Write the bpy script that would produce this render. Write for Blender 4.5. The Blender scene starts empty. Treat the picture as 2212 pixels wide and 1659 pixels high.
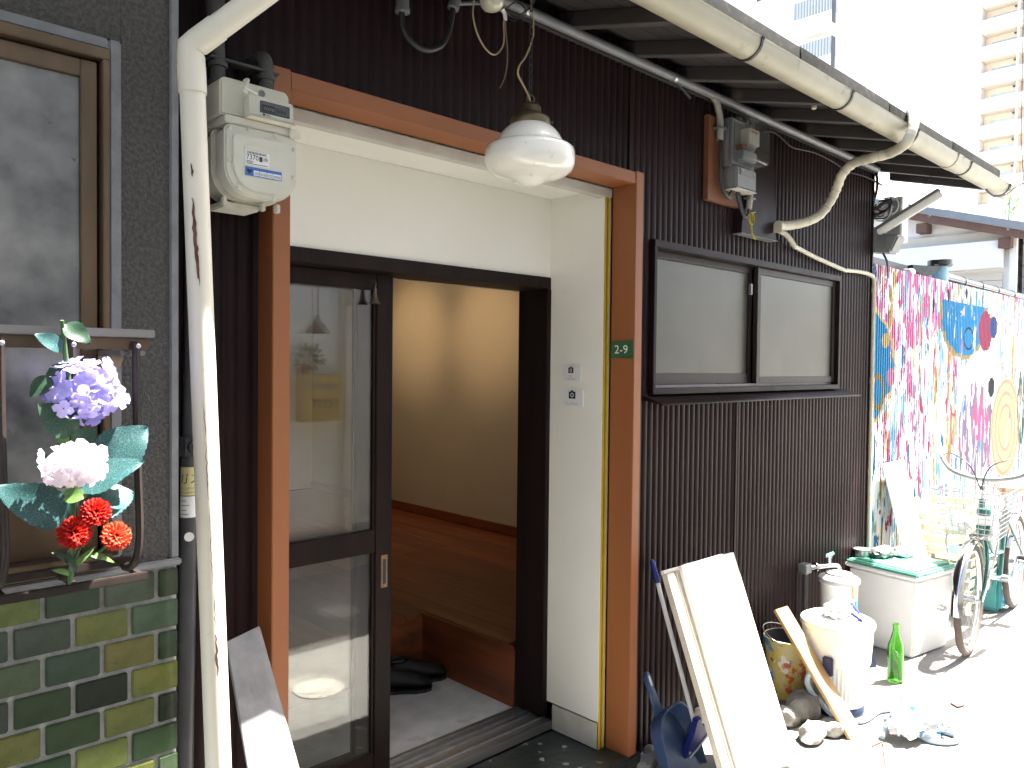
import bpy, bmesh, math, random
from mathutils import Vector, Matrix, noise

# ------------------------------------------------------------------ camera, sky, sun, exposure
sc = bpy.context.scene
col = sc.collection
CAM = Vector((0.0, -1.819, 1.5))
YAW, PITCH, ROLL, FPX = math.radians(46), math.radians(-1.4), math.radians(-0.6), 1700.0
_F = Vector((math.cos(YAW)*math.cos(PITCH), math.sin(YAW)*math.cos(PITCH), math.sin(PITCH)))
_R = Vector((math.sin(YAW), -math.cos(YAW), 0))
_D = _F.cross(_R)
_R2 = _R*math.cos(ROLL) + _D*math.sin(ROLL)
_D2 = -_R*math.sin(ROLL) + _D*math.cos(ROLL)
cd = bpy.data.cameras.new('camera')
cd.sensor_width = 36.0
cd.lens = 36.0*FPX/2212.0
cd.clip_start, cd.clip_end = 0.05, 2000
cam = bpy.data.objects.new('camera', cd)
col.objects.link(cam)
m = Matrix.Identity(4)
for i in range(3):
    m[i][0], m[i][1], m[i][2], m[i][3] = _R2[i], -_D2[i], -_F[i], CAM[i]
cam.matrix_world = m
sc.camera = cam

SUN = Vector((0.41, -0.195, 1.0)).normalized()
w = bpy.data.worlds.new('World'); sc.world = w; w.use_nodes = True
nt = w.node_tree
bg = nt.nodes['Background']
sky = nt.nodes.new('ShaderNodeTexSky'); sky.sky_type = 'NISHITA'; sky.sun_disc = False
sky.sun_elevation = math.asin(SUN.z)
sky.sun_rotation = math.atan2(SUN.x, SUN.y)
sky.air_density, sky.dust_density = 1.0, 4.0
nt.links.new(sky.outputs[0], bg.inputs[0])
bg.inputs[1].default_value = 0.09
ld = bpy.data.lights.new('sun', 'SUN'); ld.energy = 5.0; ld.angle = math.radians(0.53); ld.color = (1.0, 0.95, 0.87)
sun = bpy.data.objects.new('sun', ld); col.objects.link(sun)
sun.rotation_euler = SUN.to_track_quat('Z', 'Y').to_euler()
sc.view_settings.view_transform = 'Standard'
sc.view_settings.look = 'None'
sc.view_settings.exposure = 3.1
sc.view_settings.gamma = 1.0
sc.view_settings.use_curve_mapping = False
sc.render.engine = 'CYCLES'
sc.cycles.max_bounces = 10
sc.cycles.diffuse_bounces = 5
sc.cycles.glossy_bounces = 5
sc.cycles.transparent_max_bounces = 12
sc.cycles.caustics_reflective = False
sc.cycles.caustics_refractive = False
sc.cycles.sample_clamp_indirect = 6.0
sc.cycles.use_denoising = True

# measured points of the place: a point of the survey picture at a known depth
def ray(u, v): return _F + _R2*((u-1106)/FPX) + _D2*((v-829.5)/FPX)
def at(u, v, y):
    d = ray(u, v); return CAM + d*((y-CAM.y)/d.y)
def atx(u, v, x):
    d = ray(u, v); return CAM + d*((x-CAM.x)/d.x)
def gr(u, v, z=0.0):
    d = ray(u, v); return CAM + d*((z-CAM.z)/d.z)

# ------------------------------------------------------------------ helpers
rnd = random.Random(7)
ORG = {}
def new_empty(name, loc, label, cat, group=None):
    o = bpy.data.objects.new(name, None); col.objects.link(o)
    o.location = loc; o.empty_display_size = 0.05
    ORG[o.name] = Vector(loc)
    o['label'] = label; o['category'] = cat
    if group: o['group'] = group
    return o
def tag(o, label, cat, group=None):
    o['label'] = label; o['category'] = cat
    if group: o['group'] = group
    return o
def smooth(pts, n=8):
    p = [Vector(q) for q in pts]; out = []
    for i in range(len(p)-1):
        a, b, c, d = p[max(i-1,0)], p[i], p[i+1], p[min(i+2,len(p)-1)]
        for k in range(n):
            t = k/n
            out.append(0.5*((2*b)+(c-a)*t+(2*a-5*b+4*c-d)*t*t+(3*b-a-3*c+d)*t**3))
    out.append(p[-1]); return out
class MB:
    def __init__(s): s.v = []; s.f = []
    def add(s, vs, fs, xf=None):
        n = len(s.v)
        for q in vs:
            q = Vector(q); s.v.append(xf @ q if xf else q)
        s.f += [tuple(i+n for i in f) for f in fs]
        return s
    def box(s, x0, x1, y0, y1, z0, z1, xf=None):
        vs = [(x0,y0,z0),(x1,y0,z0),(x1,y1,z0),(x0,y1,z0),(x0,y0,z1),(x1,y0,z1),(x1,y1,z1),(x0,y1,z1)]
        return s.add(vs, [(0,3,2,1),(4,5,6,7),(0,1,5,4),(1,2,6,5),(2,3,7,6),(3,0,4,7)], xf)
    def hexa(s, lo, hi):                      # two quads, bottom and top (or back and front)
        return s.add(list(lo)+list(hi), [(0,3,2,1),(4,5,6,7),(0,1,5,4),(1,2,6,5),(2,3,7,6),(3,0,4,7)])
    def tube(s, pts, r, n=10, caps=True, flat=1.0):
        pts = [Vector(p) for p in pts]; N = len(pts)
        rr = r if isinstance(r, (list, tuple)) else [r]*N
        t0 = (pts[1]-pts[0]).normalized()
        up = Vector((0,0,1)) if abs(t0.z) < .9 else Vector((1,0,0))
        a = t0.cross(up).normalized(); rings = []
        for i, p in enumerate(pts):
            t = (pts[min(i+1,N-1)]-pts[max(i-1,0)])
            if t.length < 1e-9: t = t0.copy()
            t.normalize()
            a = (a - t*a.dot(t))
            if a.length < 1e-6: a = t.orthogonal()
            a.normalize(); b = t.cross(a)
            rings.append([p + (a*math.cos(2*math.pi*k/n) + b*math.sin(2*math.pi*k/n)*flat)*rr[i] for k in range(n)])
        vs = [q for r_ in rings for q in r_]
        fs = [(i*n+k, i*n+(k+1)%n, (i+1)*n+(k+1)%n, (i+1)*n+k) for i in range(N-1) for k in range(n)]
        if caps: fs += [tuple(range(n))[::-1], tuple((N-1)*n+k for k in range(n))]
        return s.add(vs, fs)
    def lathe(s, prof, n=24, xf=None, cap=True):
        vs = []; fs = []
        for r, z in prof:
            for k in range(n): vs.append((r*math.cos(2*math.pi*k/n), r*math.sin(2*math.pi*k/n), z))
        for i in range(len(prof)-1):
            for k in range(n): fs.append((i*n+k, i*n+(k+1)%n, (i+1)*n+(k+1)%n, (i+1)*n+k))
        if cap:
            if prof[0][0] > 1e-5: fs.append(tuple(range(n))[::-1])
            if prof[-1][0] > 1e-5: fs.append(tuple((len(prof)-1)*n+k for k in range(n)))
        return s.add(vs, fs, xf)
    def prism(s, poly, o, ax, ay, depth):     # polygon in plane (o, ax, ay), extruded along ax x ay by depth
        o, ax, ay = Vector(o), Vector(ax), Vector(ay); nz = ax.cross(ay).normalized()*depth
        n = len(poly); a = [o+ax*p[0]+ay*p[1] for p in poly]; b = [q+nz for q in a]
        fs = [tuple(range(n))[::-1], tuple(range(n,2*n))]+[(k,(k+1)%n,n+(k+1)%n,n+k) for k in range(n)]
        return s.add(a+b, fs)
    def build(s, name, mat, parent=None, smooth_=None, bev=0.0, seg=2, org=None, kind=None):
        me = bpy.data.meshes.new(name)
        if org is None: org = ORG[parent.name] if parent else Vector((0,0,0))
        org = Vector(org)
        me.from_pydata([tuple(q-org) for q in s.v], [], s.f)
        bm = bmesh.new(); bm.from_mesh(me)
        bmesh.ops.remove_doubles(bm, verts=bm.verts, dist=1e-6)
        bmesh.ops.recalc_face_normals(bm, faces=bm.faces)
        if bev:
            es = [e for e in bm.edges if len(e.link_faces) == 2 and e.calc_face_angle(0) > .5]
            bmesh.ops.bevel(bm, geom=es, offset=bev, segments=seg, affect='EDGES', clamp_overlap=True)
        bm.to_mesh(me); bm.free()
        if smooth_ is not None or bev:
            me.polygons.foreach_set('use_smooth', [True]*len(me.polygons))
            me.set_sharp_from_angle(angle=math.radians(smooth_ if smooth_ is not None else 40))
        me.materials.append(mat)
        o = bpy.data.objects.new(name, me); col.objects.link(o)
        if parent: o.parent = parent
        else: o.location = org
        ORG[o.name] = org
        if kind: o['kind'] = kind
        return o
def B(name, mat, parent, x0, x1, y0, y1, z0, z1, bev=0.0, **k):
    return MB().box(min(x0,x1),max(x0,x1),min(y0,y1),max(y0,y1),min(z0,z1),max(z0,z1)).build(name, mat, parent, bev=bev, **k)
def copy_piece(o, loc, parent, rot=None):
    c = o.copy(); col.objects.link(c); c.parent = parent
    c.location = Vector(loc)-ORG[parent.name]
    if rot: c.rotation_euler = rot
    return c
_dg = None
def text_geo(s, size):
    cu = bpy.data.curves.new('t', 'FONT'); cu.body = s; cu.size = size; cu.align_x = 'LEFT'; cu.resolution_u = 3
    o = bpy.data.objects.new('t', cu); col.objects.link(o)
    dg = bpy.context.evaluated_depsgraph_get()
    me = o.evaluated_get(dg).to_mesh()
    vs = [v.co.copy() for v in me.vertices]; fs = [tuple(p.vertices) for p in me.polygons]
    bpy.data.objects.remove(o); bpy.data.curves.remove(cu)
    return vs, fs
def add_text(mb, s, size, o, ax, ay, width=None):
    vs, fs = text_geo(s, size)
    if not vs: return
    o, ax, ay = Vector(o), Vector(ax), Vector(ay)
    x0 = min(v.x for v in vs); x1 = max(v.x for v in vs)
    k = width/(x1-x0) if width else 1.0
    mb.add([o+ax*((v.x-x0)*k)+ay*v.y for v in vs], fs)
def frame_xf(o, z, x=None):
    z = Vector(z).normalized(); x = Vector(x) if x else z.orthogonal()
    x = (x-z*x.dot(z)).normalized(); y = z.cross(x)
    m = Matrix.Identity(4)
    for i in range(3): m[i][0], m[i][1], m[i][2], m[i][3] = x[i], y[i], z[i], o[i]
    return m
def blob(c, r, seed, rough=.3, sub=3, freq=1.6, crumple=0.0, flatten=None):
    bm = bmesh.new(); bmesh.ops.create_icosphere(bm, subdivisions=sub, radius=1.0)
    sv = Vector((seed*3.7, seed*1.3, seed*2.1)); vs = []
    for v in bm.verts:
        d = v.co.normalized(); k = 1+rough*noise.noise(d*freq+sv)+rough*.4*noise.noise(d*freq*3+sv)
        if crumple: k += crumple*(abs(noise.noise(d*3.1+sv))-.25)+crumple*.6*abs(noise.noise(d*7+sv))
        p = Vector((d.x*r[0]*k, d.y*r[1]*k, d.z*r[2]*k))
        if flatten is not None: p.z = max(p.z, flatten)
        vs.append(Vector(c)+p)
    fs = [tuple(q.index for q in f.verts) for f in bm.faces]; bm.free()
    mb = MB(); mb.add(vs, fs); return mb

# ------------------------------------------------------------------ materials
def nodes(name):
    m = bpy.data.materials.new(name); m.use_nodes = True
    return m, m.node_tree.nodes, m.node_tree.links, m.node_tree.nodes['Principled BSDF']
def mixc(N, L, f, a, b, mode='MIX'):
    n = N.new('ShaderNodeMix'); n.data_type = 'RGBA'; n.blend_type = mode
    for sck, val in ((n.inputs[0], f), (n.inputs[6], a), (n.inputs[7], b)):
        if hasattr(val, 'is_linked') or hasattr(val, 'links'): L.new(val, sck)
        else: sck.default_value = val if not isinstance(val, tuple) else (*val, 1)[:4]
    return n.outputs[2]
def ntex(N, L, scale=5, detail=4, stretch=(1,1,1), coord='Object', rough=.55, off=(0,0,0)):
    tc = N.new('ShaderNodeTexCoord'); mp = N.new('ShaderNodeMapping'); mp.inputs['Scale'].default_value = stretch
    mp.inputs['Location'].default_value = off
    t = N.new('ShaderNodeTexNoise'); t.inputs['Scale'].default_value = scale; t.inputs['Detail'].default_value = detail; t.inputs['Roughness'].default_value = rough
    L.new(tc.outputs[coord], mp.inputs[0]); L.new(mp.outputs[0], t.inputs['Vector']); return t.outputs[0]
def ramp(N, L, f, lo, hi):
    r = N.new('ShaderNodeMapRange'); r.inputs[1].default_value = lo; r.inputs[2].default_value = hi; L.new(f, r.inputs[0]); return r.outputs[0]
def math_(N, L, op, a, b=None):
    n = N.new('ShaderNodeMath'); n.operation = op
    for i, val in enumerate((a, b)):
        if val is None: continue
        if hasattr(val, 'links'): L.new(val, n.inputs[i])
        else: n.inputs[i].default_value = val
    return n.outputs[0]
def M(name, c1, c2=None, scale=6, stretch=(1,1,1), lo=.35, hi=.65, rough=.6, metal=0, bump=0, bscale=60, bstretch=(1,1,1), spec=.5, rvar=0, coat=0, dirt=None, dscale=3, dlo=.55, dhi=.75, random=0, detail=5):
    m, N, L, P = nodes(name)
    P.inputs['Roughness'].default_value = rough; P.inputs['Metallic'].default_value = metal
    P.inputs['Specular IOR Level'].default_value = spec; P.inputs['Coat Weight'].default_value = coat
    c2 = c2 or tuple(x*.8 for x in c1)
    f = ramp(N, L, ntex(N, L, scale, detail, stretch), lo, hi)
    c = mixc(N, L, f, tuple(c1), tuple(c2))
    if dirt: c = mixc(N, L, ramp(N, L, ntex(N, L, dscale, 6, off=(3.1,7.7,1.9)), dlo, dhi), c, tuple(dirt))
    if random:
        oi = N.new('ShaderNodeObjectInfo'); hv = N.new('ShaderNodeHueSaturation')
        L.new(ramp_out(N, L, oi.outputs['Random'], 1-random, 1+random), hv.inputs['Value']); L.new(c, hv.inputs['Color']); c = hv.outputs[0]
    L.new(c, P.inputs['Base Color'])
    if rvar:
        L.new(math_(N, L, 'ADD', math_(N, L, 'MULTIPLY', ntex(N, L, scale*2.3, 4), rvar), rough-rvar*.5), P.inputs['Roughness'])
    if bump:
        b = N.new('ShaderNodeBump'); b.inputs['Strength'].default_value = bump; b.inputs['Distance'].default_value = .01
        L.new(ntex(N, L, bscale, 4, bstretch), b.inputs['Height']); L.new(b.outputs[0], P.inputs['Normal'])
    return m
def ramp_out(N, L, f, a, b):
    r = N.new('ShaderNodeMapRange'); r.inputs[3].default_value = a; r.inputs[4].default_value = b; L.new(f, r.inputs[0]); return r.outputs[0]
def glass_mat(name, tint=(1,1,1), ior=1.55, dust=.0, dustc=(.5,.5,.48), dscale=6):
    m, N, L, P = nodes(name)
    out = N['Material Output'] if 'Material Output' in N else None
    tr = N.new('ShaderNodeBsdfTransparent'); tr.inputs[0].default_value = (*tint, 1)
    gl = N.new('ShaderNodeBsdfGlossy'); gl.inputs['Roughness'].default_value = .004
    lw = N.new('ShaderNodeLayerWeight'); lw.inputs[0].default_value = .5      # 1 - |cos|: the same from both faces of a thin pane
    f0 = ((ior-1)/(ior+1))**2
    fk = math_(N, L, 'ADD', math_(N, L, 'MULTIPLY', math_(N, L, 'POWER', lw.outputs['Facing'], 5.0), 1-f0), f0)
    mx = N.new('ShaderNodeMixShader'); L.new(fk, mx.inputs[0]); L.new(tr.outputs[0], mx.inputs[1]); L.new(gl.outputs[0], mx.inputs[2])
    last = mx.outputs[0]
    if dust:
        P.inputs['Base Color'].default_value = (*dustc, 1); P.inputs['Roughness'].default_value = .6
        m2 = N.new('ShaderNodeMixShader'); L.new(math_(N, L, 'MULTIPLY', ramp(N, L, ntex(N, L, dscale, 6), .3, .8), dust), m2.inputs[0])
        L.new(last, m2.inputs[1]); L.new(P.outputs[0], m2.inputs[2]); last = m2.outputs[0]
    L.new(last, out.inputs[0]); return m

m_brown = M('brown_corrugated_paint', (.024,.0130,.0135), (.017,.0095,.010), 3, (1,1,.25), rough=.40, spec=.10, bump=.05, bscale=200, rvar=.18, dirt=(.028,.018,.018), dscale=5, dlo=.6, dhi=.85)
m_brownflat = M('brown_flat_paint', (.021,.013,.013), (.016,.010,.010), 6, rough=.4, rvar=.2, spec=.12)
m_black = M('black_plastic', (.014,.014,.015), (.022,.022,.022), 20, rough=.45)
m_orange = M('orange_painted_wood', (.285,.100,.034), (.255,.088,.029), 3, (1,1,.2), rough=.5, bump=.06, bscale=25, bstretch=(1,1,.15), dirt=(.215,.075,.026), dscale=7, dlo=.62, dhi=.9)
m_white = M('white_plaster', (.80,.79,.73), (.775,.765,.70), 4, rough=.75, bump=.05, bscale=35, dirt=(.70,.69,.62), dscale=6, dlo=.64, dhi=.85)
m_skirt = M('stained_concrete', (.55,.54,.49), (.45,.43,.36), 9, rough=.85, bump=.2, bscale=40, dirt=(.36,.30,.18), dscale=12, dlo=.6, dhi=.75)
m_darkwood = M('dark_stained_wood', (.013,.0085,.0078), (.020,.012,.010), 14, (1,1,.12), rough=.45, spec=.12, bump=.1, bscale=60, bstretch=(1,1,.1), dirt=(.060,.024,.012), dscale=18, dlo=.70, dhi=.80)
m_yellow = M('yellow_strip', (.56,.39,.04), (.48,.32,.03), 10, rough=.5)
m_alu = M('grey_aluminium', (.40,.40,.39), (.30,.30,.29), 20, (.1,1,1), rough=.38, metal=.85, rvar=.2)
m_railmetal = M('cream_rail', (.55,.54,.48), (.48,.46,.40), 12, rough=.5)
m_soffit = M('dark_soffit_wood', (.036,.030,.029), (.025,.021,.021), 9, (.15,1,1), rough=.75, bump=.15, bscale=50, bstretch=(.1,1,1), dirt=(.095,.075,.062), dscale=4, dlo=.6, dhi=.8)
m_rafter = M('dark_rafter_wood', (.060,.052,.050), (.042,.036,.035), 12, (1,.2,1), rough=.7, bump=.15, bscale=60, dirt=(.13,.09,.065), dscale=9, dlo=.62, dhi=.75)
m_roof = M('weathered_slate_roof', (.016,.016,.016), (.010,.011,.011), 8, rough=.9, spec=.06, bump=.2, bscale=60, dirt=(.032,.032,.025), dscale=30, dlo=.55, dhi=.7)
m_gutter = M('aged_cream_gutter', (.44,.41,.31), (.38,.355,.26), 7, (.9,1,1), rough=.42, bump=.05, bscale=22, dirt=(.20,.18,.12), dscale=14, dlo=.62, dhi=.80)
m_pipe = M('cream_painted_pipe', (.68,.65,.55), (.62,.60,.50), 3, (1,1,.3), rough=.42, dirt=(.38,.34,.26), dscale=14, dlo=.68, dhi=.82)
m_peel = M('dark_red_undercoat', (.075,.018,.018), (.13,.06,.05), 30, rough=.7)
m_greypipe = M('grey_conduit', (.20,.205,.21), (.15,.155,.16), 10, rough=.45)
m_gaspipe = M('dark_gas_pipe', (.060,.062,.068), (.042,.043,.047), 12, rough=.4, rvar=.2)
m_meter = M('cream_gas_meter', (.62,.61,.52), (.57,.56,.475), 10, rough=.48, dirt=(.28,.26,.19), dscale=16, dlo=.64, dhi=.82)
m_meterdark = M('grimy_meter_pipe', (.075,.073,.065), (.05,.05,.047), 20, rough=.6, bump=.1)
m_stickerw = M('white_sticker', (.76,.76,.76), (.72,.72,.72), 30, rough=.4)
m_stickerb = M('blue_sticker', (.035,.16,.50), (.03,.14,.44), 20, rough=.4)
m_ink = M('black_ink', (.012,.012,.014), (.02,.02,.02), 20, rough=.5)
m_redink = M('red_ink', (.45,.04,.03), (.4,.03,.03), 20, rough=.5)
m_lcd = M('meter_register_glass', (.10,.11,.12), (.07,.08,.09), 30, rough=.15)
m_plaster = M('rough_grey_plaster', (.100,.098,.092), (.062,.060,.057), 130, rough=.9, bump=.9, bscale=170, lo=.4, hi=.6, dirt=(.32,.29,.25), dscale=260, dlo=.70, dhi=.74)
m_trim = M('pale_grey_mortar', (.24,.25,.265), (.185,.19,.205), 18, rough=.85, bump=.25, bscale=90)
m_grout = M('grey_grout', (.58,.58,.555), (.47,.47,.45), 40, rough=.95, bump=.5, bscale=150, dirt=(.20,.20,.185), dscale=25, dlo=.62, dhi=.75)
m_bronze = M('bronze_aluminium', (.155,.105,.062), (.115,.078,.047), 20, (1,1,.2), rough=.36, metal=.55, rvar=.15)
m_bronzedk = M('dark_bronze_metal', (.026,.019,.017), (.034,.026,.023), 40, rough=.42, metal=.0, spec=.25, dirt=(.30,.28,.26), dscale=90, dlo=.74, dhi=.78)
m_silver = M('dull_silver_rail', (.30,.29,.285), (.22,.21,.205), 15, (.1,1,1), rough=.35, metal=.7)
m_tan = M('tan_bracket', (.36,.27,.16), (.30,.22,.13), 60, rough=.8)
m_glass = glass_mat('door_glass', (.94,.95,.94), 1.78, .05, (.62,.58,.48))
m_wglassL = None
def dusty_glass():
    m, N, L, P = nodes('dusty_window_glass')
    c = mixc(N, L, ramp(N, L, ntex(N, L, 4.5, 6), .38, .68), (.045,.05,.053), (.30,.30,.285))
    c = mixc(N, L, ramp(N, L, ntex(N, L, 55, 3), .70, .74), c, (.02,.02,.02))
    L.new(c, P.inputs['Base Color']); P.inputs['Roughness'].default_value = .22; P.inputs['Specular IOR Level'].default_value = .8
    return m
m_dusty = dusty_glass()
m_frost = M('frosted_window_glass', (.085,.081,.064), (.072,.069,.056), 3, rough=.3, bump=.06, bscale=260, spec=.42, dirt=(.105,.102,.085), dscale=2.2, dlo=.45, dhi=.75)
def tile_mat():
    m, N, L, P = nodes('glazed_wall_tile')
    oi = N.new('ShaderNodeObjectInfo')
    f = ramp(N, L, ntex(N, L, 22, 5), .42, .66)
    dark = mixc(N, L, 1.0, oi.outputs['Color'], (.55,.62,.50), 'MULTIPLY')
    c = mixc(N, L, math_(N, L, 'MULTIPLY', f, .8), oi.outputs['Color'], dark)
    c = mixc(N, L, ramp(N, L, ntex(N, L, 300, 2), .66, .72), c, (.02,.022,.015))
    L.new(c, P.inputs['Base Color']); P.inputs['Roughness'].default_value = .22; P.inputs['Coat Weight'].default_value = .3
    b = N.new('ShaderNodeBump'); b.inputs['Strength'].default_value = .12; b.inputs['Distance'].default_value = .01
    L.new(ntex(N, L, 45, 4), b.inputs['Height']); L.new(b.outputs[0], P.inputs['Normal'])
    return m
m_tile = tile_mat()
m_street = M('pale_concrete_street', (.25,.245,.23), (.20,.197,.185), 3, rough=.9, bump=.3, bscale=120, dirt=(.14,.137,.127), dscale=1.3, dlo=.58, dhi=.75)
def slab_mat():
    m, N, L, P = nodes('dark_wet_doorstep')
    c = mixc(N, L, ramp(N, L, ntex(N, L, 6, 5), .4, .7), (.018,.024,.022), (.036,.042,.038))
    tc = N.new('ShaderNodeTexCoord'); vo = N.new('ShaderNodeTexVoronoi'); vo.inputs['Scale'].default_value = 21; vo.inputs['Randomness'].default_value = 1
    L.new(tc.outputs['Object'], vo.inputs['Vector'])
    spot = math_(N, L, 'LESS_THAN', math_(N, L, 'ADD', vo.outputs['Distance'], math_(N, L, 'MULTIPLY', ntex(N, L, 60, 2), .35)), .42)
    spot = math_(N, L, 'MULTIPLY', spot, ramp(N, L, ntex(N, L, 5.5, 2, off=(1.9,.35,0)), .49, .54))
    c = mixc(N, L, spot, c, (.30,.32,.33))
    L.new(c, P.inputs['Base Color']); P.inputs['Roughness'].default_value = .32
    b = N.new('ShaderNodeBump'); b.inputs['Strength'].default_value = .25; b.inputs['Distance'].default_value = .01
    L.new(ntex(N, L, 50, 4), b.inputs['Height']); L.new(b.outputs[0], P.inputs['Normal'])
    return m
m_slab = slab_mat()
m_genkan = M('genkan_concrete', (.68,.68,.67), (.55,.55,.54), 10, rough=.85, bump=.2, bscale=70, dirt=(.32,.32,.31), dscale=8, dlo=.58, dhi=.8)
m_wood = M('red_brown_floor_wood', (.26,.075,.024), (.15,.042,.015), 7, (3,.25,1), rough=.42, bump=.06, bscale=50, bstretch=(3,.15,1), dirt=(.05,.02,.012), dscale=10, dlo=.68, dhi=.76, random=.22)
m_riser = M('red_brown_riser_wood', (.24,.068,.024), (.13,.036,.014), 6, (1,.3,3), rough=.4, dirt=(.04,.016,.010), dscale=7, dlo=.62, dhi=.72)
m_roomwall = M('beige_room_wall', (.47,.40,.31), (.445,.38,.295), 3, rough=.85)
m_roomceil = M('room_ceiling', (.45,.42,.36), (.42,.39,.33), 3, rough=.9)
m_opal = None
def opal():
    m, N, L, P = nodes('opal_lamp_glass')
    c = mixc(N, L, ramp(N, L, ntex(N, L, 42, 6), .62, .80), (.82,.81,.75), (.46,.44,.38))
    L.new(c, P.inputs['Base Color']); P.inputs['Roughness'].default_value = .16; P.inputs['Coat Weight'].default_value = .4
    P.inputs['Subsurface Weight'].default_value = .5; P.inputs['Subsurface Radius'].default_value = (.03,.03,.028)
    return m
m_opal = opal()
m_brass = M('tarnished_brass', (.17,.135,.075), (.10,.085,.055), 30, rough=.45, metal=.75, rvar=.2)
m_cord = M('tan_twin_flex', (.46,.36,.22), (.38,.29,.17), 20, rough=.6)
m_cream = M('glazed_insulator', (.60,.60,.47), (.55,.54,.42), 8, rough=.15, coat=.5)
m_greybar = M('satin_grey_bar', (.34,.345,.35), (.26,.265,.27), 30, rough=.3)
m_oppwall = M('cream_rendered_wall', (.84,.80,.70), (.80,.76,.66), 2, rough=.8)
m_steel = M('galvanised_steel', (.45,.46,.47), (.33,.34,.35), 25, rough=.35, metal=.9)
m_chrome = M('chrome', (.75,.75,.76), (.65,.65,.66), 20, rough=.12, metal=1)
m_number = M('green_number_plate', (.040,.115,.050), (.035,.10,.045), 15, rough=.35)
m_numwhite = M('number_white', (.78,.78,.72), (.74,.74,.68), 20, rough=.5)
m_card = M('white_card', (.74,.74,.76), (.72,.72,.74), 20, rough=.6)
m_boardwood = M('orange_meter_board', (.21,.08,.033), (.15,.055,.024), 8, (1,1,.2), rough=.6, dirt=(.10,.045,.025), dscale=12, dlo=.6, dhi=.8)
m_metergrey = M('grey_meter_case', (.22,.225,.23), (.18,.185,.19), 10, rough=.45)
m_clear = glass_mat('clear_meter_cover', (.86,.87,.86), 1.45, .14, (.33,.33,.32), 12)
m_flex = M('beige_flex_conduit', (.44,.42,.34), (.36,.345,.28), 12, rough=.55)
m_duct = M('beige_wrapped_duct', (.60,.56,.44), (.53,.49,.38), 8, rough=.5, bump=.15, bscale=25, dirt=(.40,.36,.27), dscale=18, dlo=.62, dhi=.8)
m_tie = M('yellow_tape_tie', (.52,.44,.05), (.42,.36,.04), 20, rough=.5)
m_greywood = M('weathered_grey_board', (.25,.25,.255), (.17,.17,.175), 9, (2,2,.15), rough=.85, bump=.35, bscale=45, bstretch=(2,2,.1), dirt=(.10,.10,.10), dscale=20, dlo=.68, dhi=.76)
m_whiteboard = M('white_painted_board', (.80,.79,.75), (.74,.73,.68), 10, (2,2,.15), rough=.55, dirt=(.5,.48,.42), dscale=8, dlo=.64, dhi=.8)
m_batten = M('pale_bare_batten', (.55,.50,.42), (.44,.39,.32), 12, (2,2,.15), rough=.75)
m_brownwood = M('honey_wood_strip', (.46,.29,.12), (.36,.21,.085), 10, (2,2,.15), rough=.6)
m_blue = M('blue_plastic', (.042,.078,.175), (.035,.066,.15), 9, rough=.38, dirt=(.11,.14,.19), dscale=18, dlo=.55, dhi=.8)
m_royal = M('royal_blue_plastic', (.014,.026,.20), (.011,.021,.16), 12, rough=.4)
m_stick = M('white_stick', (.66,.67,.68), (.60,.61,.62), 20, rough=.4)
m_stone = M('grey_field_stone', (.33,.31,.275), (.20,.19,.17), 14, rough=.9, bump=.6, bscale=60, dirt=(.45,.42,.36), dscale=20, dlo=.55, dhi=.75)
m_whiteplastic = M('white_plastic', (.76,.76,.75), (.70,.70,.68), 8, rough=.42, dirt=(.55,.54,.50), dscale=8, dlo=.64, dhi=.85)
m_greyplastic = M('grey_plastic', (.42,.42,.42), (.36,.36,.36), 8, rough=.45)
m_foam = M('white_foam_container', (.80,.80,.79), (.76,.76,.75), 8, rough=.6, dirt=(.62,.61,.58), dscale=6, dlo=.62, dhi=.85)
m_greenlid = M('green_lid', (.12,.42,.29), (.10,.37,.25), 8, rough=.4)
m_bottle = None
def bottle_mat():
    m, N, L, P = nodes('green_bottle_glass')
    P.inputs['Base Color'].default_value = (.38,.86,.22,1); P.inputs['Roughness'].default_value = .03; P.inputs['Transmission Weight'].default_value = 1.0; P.inputs['IOR'].default_value = 1.45
    return m
m_bottle = bottle_mat()
m_hose = M('pale_blue_hose', (.42,.52,.60), (.37,.46,.54), 10, rough=.4)
m_navy = M('navy_plastic', (.012,.022,.07), (.018,.028,.08), 12, rough=.4)
m_bag = M('crumpled_white_bag', (.80,.80,.80), (.74,.75,.76), 12, rough=.35)
m_printblue = M('blue_print', (.05,.22,.48), (.05,.20,.42), 20, rough=.4)
m_teal = M('teal_plastic', (.06,.33,.36), (.05,.28,.31), 8, rough=.4)
m_creamcrate = M('cream_plastic_crate', (.66,.60,.42), (.60,.54,.38), 8, rough=.5)
m_bikegreen = M('dark_green_bike_paint', (.012,.10,.085), (.010,.085,.072), 10, rough=.25, coat=.5)
m_tyre = M('grey_brown_tyre', (.105,.080,.070), (.085,.065,.058), 40, rough=.8)
m_saddle = M('tan_saddle', (.42,.23,.12), (.36,.20,.10), 12, rough=.45)
m_shoe = M('black_shoe', (.008,.008,.009), (.012,.012,.013), 30, rough=.6)
m_farwhite = M('white_rendered_wall', (.78,.77,.74), (.75,.74,.71), 2, rough=.8)
m_faredge = M('beige_balcony_soffit', (.74,.66,.55), (.69,.61,.51), 2, rough=.8)
m_farpanel = M('grey_white_panel', (.62,.60,.58), (.55,.53,.51), 6, rough=.7)
m_farglass = M('far_window_glass', (.42,.50,.54), (.36,.43,.47), 1, rough=.15, spec=.6)
m_fargrey = M('grey_mesh_railing', (.28,.32,.34), (.22,.25,.27), 20, rough=.6)
m_fardark = M('dark_grey_post', (.07,.08,.09), (.06,.065,.07), 5, rough=.5)
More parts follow.
